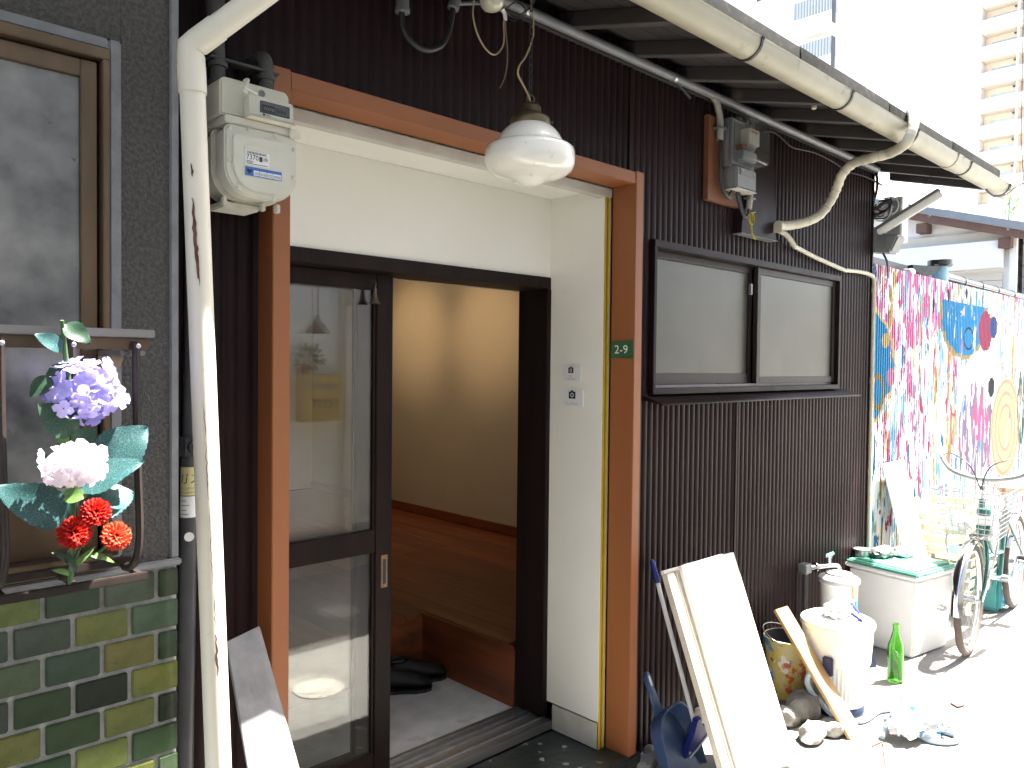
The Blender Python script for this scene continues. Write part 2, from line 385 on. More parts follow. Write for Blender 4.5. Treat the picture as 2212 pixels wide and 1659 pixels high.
m_fascia = M('flaking_brown_fascia', (.14,.075,.055), (.11,.06,.045), 10, rough=.7, dirt=(.5,.47,.42), dscale=14, dlo=.66, dhi=.72)
m_greysheet = M('grey_metal_roof', (.22,.24,.26), (.18,.20,.22), 6, rough=.5)
m_siding = M('cream_siding', (.60,.55,.46), (.54,.49,.41), 3, (.3,1,1), rough=.7)
m_siding2 = M('grey_siding', (.34,.34,.34), (.29,.29,.29), 3, rough=.7)
m_lightblue = M('light_blue_pipe', (.28,.48,.55), (.24,.42,.49), 6, rough=.5)
m_blackgloss = M('black_gutter', (.016,.016,.017), (.03,.028,.026), 8, rough=.22, coat=.3)
m_postyellow = M('yellow_letter_box', (.50,.34,.09), (.43,.29,.08), 8, rough=.45)
m_leafdk = None
def leaf_mat(name, a, b, vein):
    m, N, L, P = nodes(name)
    tc = N.new('ShaderNodeTexCoord'); vo = N.new('ShaderNodeTexVoronoi'); vo.feature = 'DISTANCE_TO_EDGE'; vo.inputs['Scale'].default_value = 240
    L.new(tc.outputs['Object'], vo.inputs['Vector'])
    c = mixc(N, L, ramp(N, L, ntex(N, L, 25, 3), .35, .65), a, b)
    c = mixc(N, L, ramp(N, L, vo.outputs['Distance'], .07, .015), c, vein)
    L.new(c, P.inputs['Base Color']); P.inputs['Roughness'].default_value = .5
    tl = N.new('ShaderNodeBsdfTranslucent'); L.new(c, tl.inputs[0]); mx = N.new('ShaderNodeMixShader'); mx.inputs[0].default_value = .25
    L.new(P.outputs[0], mx.inputs[1]); L.new(tl.outputs[0], mx.inputs[2]); L.new(mx.outputs[0], N['Material Output'].inputs[0])
    return m
m_leafteal = leaf_mat('teal_fabric_leaf', (.020,.085,.085), (.014,.062,.065), (.07,.17,.17))
m_leafgreen = leaf_mat('green_fabric_leaf', (.018,.060,.030), (.012,.044,.022), (.045,.115,.065))
m_leaflight = leaf_mat('light_green_leaf', (.12,.24,.05), (.08,.18,.04), (.18,.30,.10))
def petal(name, a, b, t=.35):
    m, N, L, P = nodes(name)
    oi = N.new('ShaderNodeObjectInfo')
    c = mixc(N, L, oi.outputs['Random'], a, b)
    c = mixc(N, L, ramp(N, L, ntex(N, L, 70, 2), .3, .7), c, a)
    L.new(c, P.inputs['Base Color']); P.inputs['Roughness'].default_value = .6
    tl = N.new('ShaderNodeBsdfTranslucent'); L.new(c, tl.inputs[0]); mx = N.new('ShaderNodeMixShader'); mx.inputs[0].default_value = t
    L.new(P.outputs[0], mx.inputs[1]); L.new(tl.outputs[0], mx.inputs[2]); L.new(mx.outputs[0], N['Material Output'].inputs[0])
    return m
m_lilac = petal('lilac_petal', (.44,.42,.78), (.62,.52,.80))
m_whitepetal = petal('white_petal', (.80,.76,.80), (.78,.68,.76))
m_redpetal = petal('red_petal', (.55,.022,.012), (.62,.045,.02), .25)
m_orangepetal = petal('orange_red_petal', (.66,.08,.035), (.68,.16,.06), .25)
m_stem = M('green_stem', (.06,.13,.035), (.045,.10,.03), 20, rough=.6)
# ------------------------------------------------------------------ ground
def struct(o): o['kind'] = 'structure'; return o
g = MB()
g.add([(-150,-150,0),(250,-150,0),(250,200,0),(-150,200,0)], [(0,1,2,3)])
struct(g.build('street', m_street))

# ------------------------------------------------------------------ corrugated brown house
H = new_empty('brown_house', (2.5, 0, 0), 'low house clad in dark brown corrugated sheet with orange doorway and deep eaves', 'house')
PITCHW, AMP = .0365, .0080
def csheet(x0, x1, z0, z1, y, name, mat, parent, pitch=PITCHW, amp=AMP, seg=8, phase=0.0, along=None):
    n = max(2, int(round((x1-x0)/pitch*seg))); vs = []; fs = []
    for i in range(n+1):
        x = x0+(x1-x0)*i/n
        t = ((x-phase)/pitch) % 1.0
        # broad rounded ridge, narrow valley
        d = amp*(max(0.0, math.sin(math.pi*t))**.55)
        vs += [(x, y-d, z0), (x, y-d, z1)]
    fs = [(2*i, 2*i+2, 2*i+3, 2*i+1) for i in range(n)]
    mb = MB(); mb.add(vs, fs); return mb.build(name, mat, parent, smooth_=50)
DL, DR, DT = .934, 2.29, 2.155          # inner edges of the orange doorway
WL, WR, WB, WT = 2.478, 4.135, 1.392, 1.985   # window opening
ZT = 2.70
for x0, x1, z0, z1 in ((.20,.545,0,ZT),(.545,.888,0,ZT),(.888,1.60,2.20,ZT),(1.60,2.337,2.20,ZT),(2.337,WL,0,ZT),
                       (WL,3.13,0,WB-.035),(3.13,3.78,0,WB-.035),(3.78,WR,0,WB-.035),(WL,3.13,WT,ZT),(3.13,3.78,WT,ZT),(3.78,WR,WT,ZT),(WR,4.575,0,ZT)):
    csheet(x0, x1, z0, z1, -.001 if z0 > 0 else 0.0, 'corrugated_sheet', m_brown, H)
# seams: lapped vertical edge strips
for x, z0, z1 in ((2.3395,2.21,2.66),(4.578,0,2.66),(3.13,0,1.35)):
    B('seam_strip', m_brownflat, H, x-.006, x+.006, -.0135, .002, z0, z1)
# solid wall behind the sheets
def backing(x0, x1, z0, z1): return B('wall', m_brownflat, H, x0, x1, .006, .026, z0, z1)
for a in ((.20,.93,0,2.72),(.93,2.295,2.20,2.72),(2.295,WL,0,2.72),(WL,WR,0,WB-.04),(WL,WR,WT+.004,2.72),(WR,4.575,0,2.72)): backing(*a)
B('side_wall', m_brownflat, H, 4.545, 4.572, .03, 5.0, 0, 2.9)
B('side_wall', m_brownflat, H, .19, .215, .03, 5.0, 0, 2.9)
B('rear_wall', m_brownflat, H, .22, 4.54, 4.9, 5.0, 0, 2.9)
# orange doorway surround
PF, PB = -.08, .028
B('door_post', m_orange, H, .888, DL, PF, PB, 0.0, DT+.045, bev=.002)
B('door_post', m_orange, H, DR, 2.335, PF, PB, .002, DT+.045, bev=.002)
B('lintel', m_orange, H, DL+.0005, DR-.0005, PF+.003, PB, DT, DT+.042, bev=.002)
# shutter channel: cream head rail and the yellow and black side guide
B('shutter_rail', m_railmetal, H, .985, 2.2895, .029, .062, 2.118, 2.152, bev=.002)
for x0, x1, y, mm in ((2.2505,2.2605,.030,m_yellow),(2.2607,2.2715,.046,m_black),(2.2717,2.2805,.030,m_yellow),(2.2807,2.2895,.034,m_railmetal)):
    B('shutter_guide', mm, H, x0, x1, y, .075, .07, 2.117)
# alcove
AX0, AX1, AY = .985, 2.250, .30
B('alcove_ceiling', m_white, H, AX0-.05, AX1+.05, .0625, .50, 2.146, 2.196)
B('alcove_wall', m_white, H, AX0-.05, AX1+.02, AY, AY+.12, 1.842, 2.145)
B('alcove_reveal', m_white, H, AX1-.003, AX1, .031, .46, .175, 2.1175)
B('alcove_reveal', m_white, H, AX1+.0003, AX1+.03, .0755, .46, .175, 2.1455)
B('alcove_reveal', m_white, H, AX0-.03, AX0, .0755, .46, .175, 2.1455)
B('reveal_skirting', m_skirt, H, AX1-.006, AX1+.0, .031, .262, .071, .173, bev=.003)
B('reveal_skirting', m_skirt, H, AX0-.03, AX0+.004, .0755, .285, .071, .173, bev=.004)
# door frame
B('door_header', m_darkwood, H, AX0+.001, AX1-.001, AY-.006, .45, 1.797, 1.8415, bev=.002)
B('door_jamb', m_darkwood, H, 2.224, AX1-.0005, AY-.008, .45, .113, 1.7968, bev=.002)
B('door_jamb', m_darkwood, H, AX0+.0005, 1.01, AY-.008, .45, .113, 1.7968, bev=.002)
th = B('threshold', m_alu, H, AX0+.002, AX1-.002, .262, .455, .072, .105, bev=.002)
for y in (.300, .352, .386, .424):
    B('track_rail', m_steel, th, AX0+.004, AX1-.004, y, y+.006, .1055, .1135)
# doorstep slab
struct(B('doorstep', m_slab, None, .936, 2.36, -.088, .2615, .001, .070, bev=.006, org=(1.6,0,0)))

# sliding door leaves
def leaf(x0, x1, y0, label, front):
    z0, z1, t = .114, 1.7955, .032
    D = new_empty('sliding_door', ((x0+x1)/2, y0+t/2, z0), label, 'door')
    s = .066
    B('stile', m_darkwood, D, x0, x0+s, y0, y0+t, z0, z1, bev=.0025)
    B('stile', m_darkwood, D, x1-s, x1, y0, y0+t, z0, z1, bev=.0025)
    B('top_rail', m_darkwood, D, x0+s, x1-s, y0+.002, y0+t-.002, 1.742, z1-.001, bev=.002)
    B('middle_rail', m_darkwood, D, x0+s, x1-s, y0+.002, y0+t-.002, .868, .945, bev=.002)
    B('bottom_rail', m_darkwood, D, x0+s, x1-s, y0+.002, y0+t-.002, z0+.001, .190, bev=.002)
    for a, b in ((.1905,.8675),(.9455,1.7415)):
        B('pane', m_glass, D, x0+s+.0005, x1-s-.0005, y0+.014, y0+.018, a, b)
        for xx in (x0+s+.0005, x1-s-.0085):
            B('glazing_bead', m_darkwood, D, xx, xx+.008, y0+.006, y0+.0135, a, b)
    if front:
        mb = MB(); c = Vector((x1-.030, y0-.0015, .80))
        mb.box(c.x-.013, c.x+.013, c.y, c.y+.003, c.z-.055, c.z+.055)
        pl = mb.build('finger_pull', M('worn_pull_metal', (.16,.12,.09),(.30,.17,.08), 40, rough=.5, metal=.5), D, bev=.001)
        mb = MB(); mb.box(c.x-.006, c.x+.006, c.y-.0008, c.y+.0004, c.z-.042, c.z+.042); mb.build('pull_recess', m_black, pl)
    return D
leaf(.785, 1.556, .372, 'dark wood and glass sliding door leaf nearest the street', True)
leaf(.735, 1.505, .410, 'second glazed sliding door leaf pushed back behind the front leaf', False)
# little brass bell on the leaf
bl = new_empty('door_bell', (1.468, .362, 1.70), 'small brass bell hanging at the top of the sliding door', 'bell')
MB().lathe([(.001,.052),(.006,.050),(.008,.030),(.011,.016),(.018,.002),(.0185,0),(.016,.001)], 16, Matrix.Translation((1.468,.352,1.695))).build('bell_cup', m_brass, bl, smooth_=40)
MB().tube(smooth([(1.468,.352,1.745),(1.472,.352,1.762),(1.466,.360,1.772),(1.460,.368,1.768)],5), .0022, 6).build('hook', m_brass, bl, smooth_=60)

# ------------------------------------------------------------------ room behind the door
RX0, RX1, RY1, RC = .30, 3.67, 4.6, 2.46
B('room_wall', m_roomwall, H, RX1, RX1+.05, .46, RY1, .36, RC)
B('room_wall', m_roomwall, H, RX0-.05, RX0, .46, RY1, .1, RC)
B('room_wall', m_white, H, RX0, RX1, RY1, RY1+.05, .36, RC)
B('room_wall', m_roomwall, H, RX0, AX0-.052, .46, .50, .1, RC)
B('room_wall', m_roomwall, H, AX1+.032, RX1, .46, .50, .1, RC)
B('room_wall', m_roomwall, H, AX0-.051, AX1+.0315, .455, .50, 1.80, RC)
B('room_ceiling', m_roomceil, H, RX0-.05, RX1+.05, .46, RY1+.05, RC+.002, RC+.05)
B('skirting', m_riser, H, RX1-.014, RX1-.0005, .505, RY1-.01, .352, .415)
B('entry_floor', m_genkan, H, RX0, 2.222, .456, 1.062, .06, .100)
B('floor_riser', m_riser, H, 2.222, 2.245, .456, 1.062, .06, .3285)
B('floor_riser', m_riser, H, RX0, 2.2215, 1.062, 1.085, .06, .3285)
fl = MB().box(2.2455, RX1-.001, .505, RY1-.001, .30, .3280).box(RX0+.001, 2.2450, 1.0855, RY1-.001, .30, .3280).build('wood_floor', m_riser, H)
pw = .118
def plank(x0, x1, y0, y1):
    B('plank', m_wood, fl, x0+.0008, x1-.0008, y0, y1, .3285, .350, bev=.0015, seg=1)
x = RX1-.016
k = 0
while x > RX0+.02:
    x0 = max(x-pw, RX0)
    st = .507 if x0 > 2.21 else 1.055
    if x0 < 2.21 < x: st = 1.055 if x0 < 2.15 else .507
    cut = 2.02 + (.0 if k % 2 else .0)
    plank(x0, x, st, cut-.001); plank(x0, x, cut+.001, RY1-.02)
    x = x0; k += 1
B('floor_nosing', m_riser, H, 2.212, 2.2255, .457, 1.062, .3288, .3515, bev=.002)
# ceiling lamps washing the wall
for n_, y in (('nearer the door', 2.20), ('deeper in the room', 3.06)):
    Lm = new_empty('downlight', (2.35, y, RC), 'small ceiling spotlight washing the beige wall, the one '+n_, 'lamp', 'spotlights inside the room')
    MB().lathe([(.034,0),(.036,-.004),(.036,-.075),(.030,-.078),(.028,-.02)], 16, frame_xf((2.35,y,RC-.03), (-.88,0,.43))).build('lamp_housing', m_black, Lm, smooth_=40)
    MB().lathe([(.045,0),(.045,-.012),(.01,-.016),(.01,-.045)], 16, Matrix.Translation((2.35,y,RC+.0015))).build('ceiling_rose', m_black, Lm, smooth_=40)
    sd = bpy.data.lights.new('spot_bulb', 'SPOT'); sd.energy = 13.0; sd.color = (1.0,.70,.38); sd.spot_size = math.radians(46); sd.spot_blend = 1.0; sd.shadow_soft_size = .03
    sd.energy = 5.0; sd.spot_size = math.radians(41); sd.shadow_soft_size = .08
    wd_ = bpy.data.lights.new('room_fill', 'SPOT'); wd_.energy = 2.6; wd_.color = (1.0,.74,.46); wd_.spot_size = math.radians(130); wd_.spot_blend = 1.0; wd_.shadow_soft_size = .03  # extra wide light added to lift the room's ambient level, not a second bulb
    wo = bpy.data.objects.new('room_fill', wd_); col.objects.link(wo); wo.parent = Lm; wo.location = (.06,0,-.105)
    wo.rotation_euler = Vector((-.75,0,.75)).to_track_quat('Z','Y').to_euler()
    so = bpy.data.objects.new('spot_bulb', sd); col.objects.link(so); so.parent = Lm; so.location = (.06,0,-.10)
    so.rotation_euler = Vector((-.88,0,.43)).to_track_quat('Z','Y').to_euler()
# black slip-on shoes
def shoe(loc, ang, label):
    L_, secs = .27, []
    S = new_empty('shoe', loc, label, 'shoe')
    R_ = Matrix.Translation(loc) @ Matrix.Rotation(ang, 4, 'Z') @ Matrix.Scale(1.45, 4, (0,0,1)) @ Matrix.Scale(1.08, 4, (0,1,0))
    prof = [(-.02,.001,.03,.05),(0,.026,.065,.055),(.04,.034,.075,.06),(.09,.036,.070,.055),(.14,.040,.060,.045),(.19,.047,.052,.036),(.23,.046,.042,.028),(.258,.032,.030,.02),(.27,.004,.02,.012)]
    vs = []; fs = []; n = 14
    for xx, wd, hh, mid in prof:
        for k in range(n):
            a = 2*math.pi*k/n; zz = .012+max(0,(math.sin(a)*.5+.5))*(hh-.012)
            vs.append((xx, math.cos(a)*wd*(1.0-.25*max(0,math.sin(a))), zz))
    for i in range(len(prof)-1):
        for k in range(n): fs.append((i*n+k, i*n+(k+1)%n, (i+1)*n+(k+1)%n, (i+1)*n+k))
    fs += [tuple(range(n))[::-1], tuple((len(prof)-1)*n+k for k in range(n))]
    MB().add(vs, fs, R_).build('upper', m_shoe, S, smooth_=60)
    sole = [( -.022,0),(-.01,.024),(.05,.034),(.12,.037),(.19,.049),(.235,.046),(.262,.030),(.272,0)]
    poly = sole+[(a,-b) for a, b in sole[-2:0:-1]]
    MB().prism(poly, R_ @ Vector((0,0,0)), R_.to_3x3() @ Vector((1,0,0)), R_.to_3x3() @ Vector((0,1,0)), .014).build('sole', m_black, S)
    MB().lathe([(.028,0),(.032,.006),(.030,.010),(.024,.004)], 18, R_ @ Matrix.Translation((.045,0,.062)) @ Matrix.Scale(1.6,4,(1,0,0))).build('opening', m_black, S, smooth_=40)
shoe((1.865,.965,.101), math.radians(-28), 'black slip-on shoe nearer the door on the entry floor')
shoe((1.985,1.005,.101), math.radians(-24), 'black slip-on shoe against the wooden step')

# ------------------------------------------------------------------ roof and eave of the brown house
def rz(y): return 2.632+.262*y                 # underside of rafters
EX0, EX1, EY = .25, 5.05, -.47
RF = H
for i in range(15):
    x = EX1-.045-.337*i
    if x < EX0: break
    mb = MB(); a, b = EY+.02, .06
    mb.hexa([(x-.019,a,rz(a)),(x+.019,a,rz(a)),(x+.019,b,rz(b)),(x-.019,b,rz(b))], [(x-.019,a,rz(a)+.05),(x+.019,a,rz(a)+.05),(x+.019,b,rz(b)+.05),(x-.019,b,rz(b)+.05)])
    mb.build('rafter', m_rafter, RF, bev=.002, seg=1)
bw = .0915
for i in range(6):
    a = EY+i*(bw+.0025); b = a+bw
    mb = MB(); k = .0505
    mb.hexa([(EX0,a,rz(a)+k),(EX1,a,rz(a)+k),(EX1,b,rz(b)+k),(EX0,b,rz(b)+k)], [(EX0,a,rz(a)+k+.012),(EX1,a,rz(a)+k+.012),(EX1,b,rz(b)+k+.012),(EX0,b,rz(b)+k+.012)])
    mb.build('soffit_board', m_soffit, RF)
mb = MB()
mb.hexa([(EX0,EY-.022,rz(EY)-.012),(EX1,EY-.022,rz(EY)-.012),(EX1,EY-.002,rz(EY)-.012),(EX0,EY-.002,rz(EY)-.012)], [(EX0,EY-.022,rz(EY)+.064),(EX1,EY-.022,rz(EY)+.064),(EX1,EY-.002,rz(EY)+.064),(EX0,EY-.002,rz(EY)+.064)])
mb.build('fascia', m_soffit, RF)
B('wall_plate', m_soffit, RF, EX0, 4.6, -.025, .03, 2.60, 2.645)
rx = EX0-.02
for i in range(6):
    L_ = .807; x0, x1 = rx+i*(L_+.004), rx+i*(L_+.004)+L_
    mb = MB()
    for (ya, yb, s) in ((EY-.035, 2.4, 1),):
        k0 = .066; dz = (i % 2)*.003
        mb.hexa([(x0,ya,rz(ya)+k0),(x1,ya,rz(ya)+k0),(x1,yb,rz(yb)+k0),(x0,yb,rz(yb)+k0)], [(x0,ya,rz(ya)+k0+.062+dz),(x1,ya,rz(ya)+k0+.062+dz),(x1,yb,rz(yb)+k0+.062+dz),(x0,yb,rz(yb)+k0+.062+dz)])
    mb.build('roof_slab', m_roof, RF, bev=.004, seg=1)
mb = MB(); zt = rz(2.4)
mb.hexa([(rx,2.4,zt+.066),(EX1+.02,2.4,zt+.066),(EX1+.02,5.4,zt-.72),(rx,5.4,zt-.72)], [(rx,2.4,zt+.16),(EX1+.02,2.4,zt+.16),(EX1+.02,5.4,zt-.62),(rx,5.4,zt-.62)])
mb.build('rear_roof_slope', m_roof, RF)
for px, py in ((1611,17),(1753,100),(1865,178),(2036,290),(2100,336)):
    c = at(px, py+10, -.43)
    zb = rz(-.45)+.124
    mb = MB(); mb.add([(c.x-.020,-.465,zb),(c.x+.018,-.465,zb),(c.x+.012,-.445,zb+.030),(c.x-.008,-.448,zb+.040),(c.x-.020,-.38,zb+.018),(c.x+.018,-.38,zb+.018),(c.x+.008,-.42,zb+.034),(c.x-.010,-.42,zb+.044)],
        [(0,1,2,3),(1,5,6,2),(5,4,7,6),(4,0,3,7),(3,2,6,7),(0,4,5,1)])
    mb.build('snow_stop', m_roof, RF, bev=.004, seg=1)

# gutter along the eave
GY, GZ, GR = -.505, 2.535, .050
G = new_empty('roof_gutter', (2.9, GY, GZ-GR), 'aged cream half-round gutter with black brackets under the roof edge', 'gutter')
def gutter(x0, x1, r, name, mat, parent, z=GZ, y=GY, th=.003, n=14):
    mb = MB(); vs = []; fs = []
    prof = [(r*math.cos(math.pi+math.pi*k/n), r*math.sin(math.pi+math.pi*k/n)) for k in range(n+1)]
    prof = [(prof[0][0]-.004, .006),(prof[0][0], .008)]+prof+[(prof[-1][0], .008)]
    inn = [((r-th)*math.cos(math.pi+math.pi*k/n), (r-th)*math.sin(math.pi+math.pi*k/n)) for k in range(n+1)][::-1]
    poly = prof+inn; m_ = len(poly)
    nx = max(1, int((x1-x0)/.06))
    for i in range(nx+1):
        x = x0+(x1-x0)*i/nx
        for a, b in poly:
            wv = .0012*noise.noise(Vector((x*9, a*20, b*20))) if name == 'trough' else 0
            vs.append((x, y+a, z+b+wv))
    for i in range(nx):
        for k in range(m_): fs.append((i*m_+k, i*m_+(k+1)%m_, (i+1)*m_+(k+1)%m_, (i+1)*m_+k))
    fs += [tuple(range(m_))[::-1], tuple(nx*m_+k for k in range(m_))]
    mb.add(vs, fs); return mb.build(name, mat, parent, smooth_=35)
gutter(.35, 5.19, GR, 'trough', m_gutter, G)
gutter(4.20, 4.275, GR+.003, 'joint_sleeve', m_gutter, G)
gutter(5.10, 5.20, GR+.003, 'end_sleeve', m_gutter, G)
mb = MB(); mb.prism([(-GR,0)]+[(GR*math.cos(math.pi+math.pi*k/12), GR*math.sin(math.pi+math.pi*k/12)) for k in range(1,12)]+[(GR,0)], (5.1905,GY,GZ), (0,1,0), (0,0,1), .004); mb.build('end_cap', m_gutter, G)
for x in (.75,1.40,2.30,2.98,3.66,4.40,5.075):
    gutter(x-.006, x+.006, GR+.0045, 'bracket', m_black, G, th=.004)

# conduit running under the eave
P = new_empty('eave_conduit', (3.0,-.045,2.61), 'dull grey metal conduit running along the wall under the eave', 'pipe')
MB().tube([(1.2,-.052,2.607),(4.52,-.052,2.607)], .0165, 14).build('conduit', m_greypipe, P, smooth_=60)
for x in (2.55, 4.20, 1.75): MB().tube([(x-.008,-.052,2.607),(x+.008,-.052,2.607)], .019, 14).build('clip', m_steel, P, smooth_=60)
MB().tube(smooth([(2.3,-.03,2.638),(2.48,-.03,2.632),(2.62,-.03,2.60),(2.70,-.028,2.57)],6), .006, 8).build('cable', m_black, P, smooth_=60)
MB().tube([(1.2,-.028,2.632),(4.5,-.028,2.632)], .007, 8).build('cable', m_greypipe, P, smooth_=60)

# ------------------------------------------------------------------ sash window on the right of the door
W = new_empty('sash_window', ((WL+WR)/2, 0, WB), 'dark bronze sliding window with two frosted panes right of the orange post', 'window')
fw = .028
fy0, fy1 = -.030, .055
B('frame_head', m_brownflat, W, WL, WR, fy0, fy1, WT-fw, WT, bev=.002)
B('frame_sill', m_brownflat, W, WL, WR, fy0, fy1, WB, WB+.022, bev=.002)
for x in (WL, WR-fw*.7): B('frame_jamb', m_brownflat, W, x, x+fw*.7, fy0+.001, fy1, WB+.0225, WT-fw-.0005, bev=.002)
for z in (WB+.024, WB+.024): pass
B('sill_rail', m_greypipe, W, WL+.021, WR-.021, .006, .010, WB+.0225, WB+.034)
def sash(x0, x1, y, nm, bot):
    z0, z1 = WB+.0345, WT-fw-.001
    s = .030
    B('sash_stile', m_bronzedk, W, x0, x0+s, y, y+.022, z0, z1, bev=.0015)
    B('sash_stile', m_bronzedk, W, x1-s, x1, y, y+.022, z0, z1, bev=.0015)
    B('sash_rail', m_bronzedk, W, x0+s, x1-s, y+.001, y+.021, z0+.0005, z0+bot, bev=.0015)
    B('sash_rail', m_bronzedk, W, x0+s, x1-s, y+.001, y+.021, z1-.030, z1-.0005, bev=.0015)
    B('pane', m_frost, W, x0+s+.0003, x1-s-.0003, y+.009, y+.014, z0+bot+.0003, z1-.0303)
sash(WL+.0205, 3.305, .022, 'left', .045)
sash(3.30, WR-.0205, -.008, 'right', .030)
B('latch', m_steel, W, 3.268, 3.285, .008, .0215, 1.83, 1.88, bev=.002)
mb = MB(); mb.hexa([(WL-.030,-.095,WB-.040),(WR+.115,-.095,WB-.040),(WR+.115,.0,WB-.020),(WL-.030,.0,WB-.020)], [(WL-.030,-.095,WB-.032),(WR+.115,-.095,WB-.032),(WR+.115,.0,WB-.003),(WL-.030,.0,WB-.003)])
mb.build('drip_flashing', m_brownflat, W, bev=.001, seg=1)

# flat brown service cover on the wall
C = new_empty('wall_cover', (3.28,-.02,2.09), 'flat dark brown sheet cover boxed onto the wall above the window', 'cover')
mb = MB(); mb.hexa([(3.065,-.055,2.080),(3.375,-.055,2.080),(3.375,-.010,2.080),(3.065,-.010,2.080)], [(3.145,-.030,2.56),(3.375,-.030,2.56),(3.375,-.010,2.56),(3.145,-.010,2.56)])
mb.build('cover_panel', m_brownflat, C, bev=.002)
B('bottom_lip', m_greypipe, C, 3.062, 3.378, -.058, -.012, 2.0765, 2.0785)
# ------------------------------------------------------------------ tiled neighbour house on the left
NY, NX = -.20, .622
N_ = new_empty('tiled_house', (0, NY, 0), 'grey plaster house with a glazed green tile base and bronze window', 'house')
nx0 = -4.0
NWL, NWR, NWB, NWT = -1.25, .514, 1.105, 2.107      # mortar opening of the window
def nb(name, mat, x0, x1, z0, z1, y0=NY, y1=.0, bev=0): return B(name, mat, N_, x0, x1, y0, y1, z0, z1, bev=bev)
nb('plaster_wall', m_plaster, NWR, .604, 1.1005, 3.4)
nb('plaster_wall', m_plaster, nx0, NWL, 1.1005, 3.4)
nb('plaster_wall', m_plaster, NWL+.001, NWR-.001, NWT+.002, 3.4)
nb('corner_trim', m_trim, .6045, NX, 1.1005, 3.4, NY-.004, .0, .003)
nb('opening_trim', m_trim, .4915, NWR-.0005, NWB+.015, NWT+.0015, NY-.004, -.10, .003)
nb('opening_trim', m_trim, NWL+.002, .491, 2.0865, NWT+.0015, NY-.004, -.10, .003)
nb('base_cap', m_trim, nx0, NX+.004, 1.0865, 1.1, NY-.010, .0, .003)
bk = nb('tile_base', m_grout, nx0, NX-.002, 0, 1.086, NY+.006, .0)
O_, S_, D_, G_, K_ = (.100,.110,.032), (.034,.050,.036), (.024,.044,.020), (.052,.076,.048), (.011,.017,.010)
rowcol = [ [D_,G_,D_,O_], [G_,O_,S_,S_], [D_,O_,S_,G_], [O_,K_,D_,S_], [K_,O_,D_,O_], [D_,O_,D_,D_], [G_,O_,S_,O_], [O_,D_,G_,K_] ]
RP, CP, JT = .0634, .1005, .0085
def tile_mesh(wd):
    mb = MB(); mb.box(-wd/2, wd/2, -.0045, .004, -(RP-JT)/2, (RP-JT)/2); return mb
proto = {}
def tile(xc, zc, wd, colr):
    key = round(wd, 4)
    if key not in proto:
        o = tile_mesh(wd).build('tile', m_tile, bk, bev=.0022, seg=2, org=(0,0,0)); proto[key] = o; ORG[o.name] = Vector((0,0,0))
    else:
        o = proto[key].copy(); col.objects.link(o)
    o.parent = bk; o.location = Vector((xc, NY+.001+rnd.uniform(-.0006,.0006), zc))-ORG[bk.name]
    o.color = (*colr, 1)
    o.rotation_euler = (rnd.uniform(-.008,.008), rnd.uniform(-.004,.004), rnd.uniform(-.01,.01))
cols5 = [O_,S_,D_,G_,D_,O_,K_]
for r in range(17):
    zc = 1.0845-RP*(r+.5)
    if zc < .02: break
    x = NX-.002; i = 0
    while x > -.62:
        wd = CP-JT
        if i == 0: wd = (.0375 if r % 2 == 0 else .0880)
        c = rowcol[r][i] if r < 8 and i < 4 else rnd.choice(cols5)
        c = tuple(v*rnd.uniform(1.0,1.25) for v in c)
        tile(x-wd/2, zc, wd, c); x -= wd+JT; i += 1
# roof and eave of the neighbour
B('eave', m_soffit, N_, nx0, NX+.02, -.60, .3, 2.62, 2.68)
B('upper_wall', m_plaster, N_, nx0, NX-.003, .02, 4.0, 0, 3.4)
mb = MB(); mb.hexa([(nx0,-.64,2.685),(NX+.03,-.64,2.685),(NX+.03,3.0,3.6),(nx0,3.0,3.6)], [(nx0,-.64,2.74),(NX+.03,-.64,2.74),(NX+.03,3.0,3.68),(nx0,3.0,3.68)]); mb.build('roof', m_roof, N_)

# bronze window
LW = new_empty('bronze_window', (-.3, NY, NWB), 'bronze aluminium window with dusty glass in the grey plaster wall', 'window')
def lb(name, mat, x0, x1, z0, z1, y0, y1, bev=.0015): return B(name, mat, LW, x0, x1, y0, y1, z0, z1, bev=bev)
lb('frame_head', m_bronze, NWL+.01, .4908, 2.066, 2.086, NY-.010, NY+.06)
lb('frame_jamb', m_bronze, .4785, .4905, NWB+.03, 2.0655, NY-.010, NY+.06)
lb('frame_sill', m_bronze, NWL+.01, .4908, NWB, NWB+.029, NY-.022, NY+.06)
lb('frame_channel', m_bronzedk, NWL+.011, .4783, NWB+.0295, 2.0655, NY+.05, NY+.058)
sy0, sy1 = NY+.008, NY+.034
lb('sash_stile', m_bronze, .4455, .4735, NWB+.030, 2.062, sy0, sy1)
lb('sash_rail', m_bronze, -.40, .445, 2.030, 2.062, sy0+.001, sy1-.001)
lb('sash_rail', m_bronze, -.40, .445, NWB+.030, 1.236, sy0+.001, sy1-.001)
lb('sash_stile', m_bronze, -.44, -.4005, NWB+.030, 2.062, sy0, sy1)
lb('pane', m_dusty, -.4003, .4452, 1.2362, 2.0298, sy0+.010, sy0+.015, 0)
lb('sash_stile', m_bronze, -.448, -.418, NWB+.030, 2.062, sy1+.001, sy1+.014)
lb('pane', m_dusty, NWL+.02, -.449, 1.2, 2.06, sy1+.004, sy1+.009, 0)

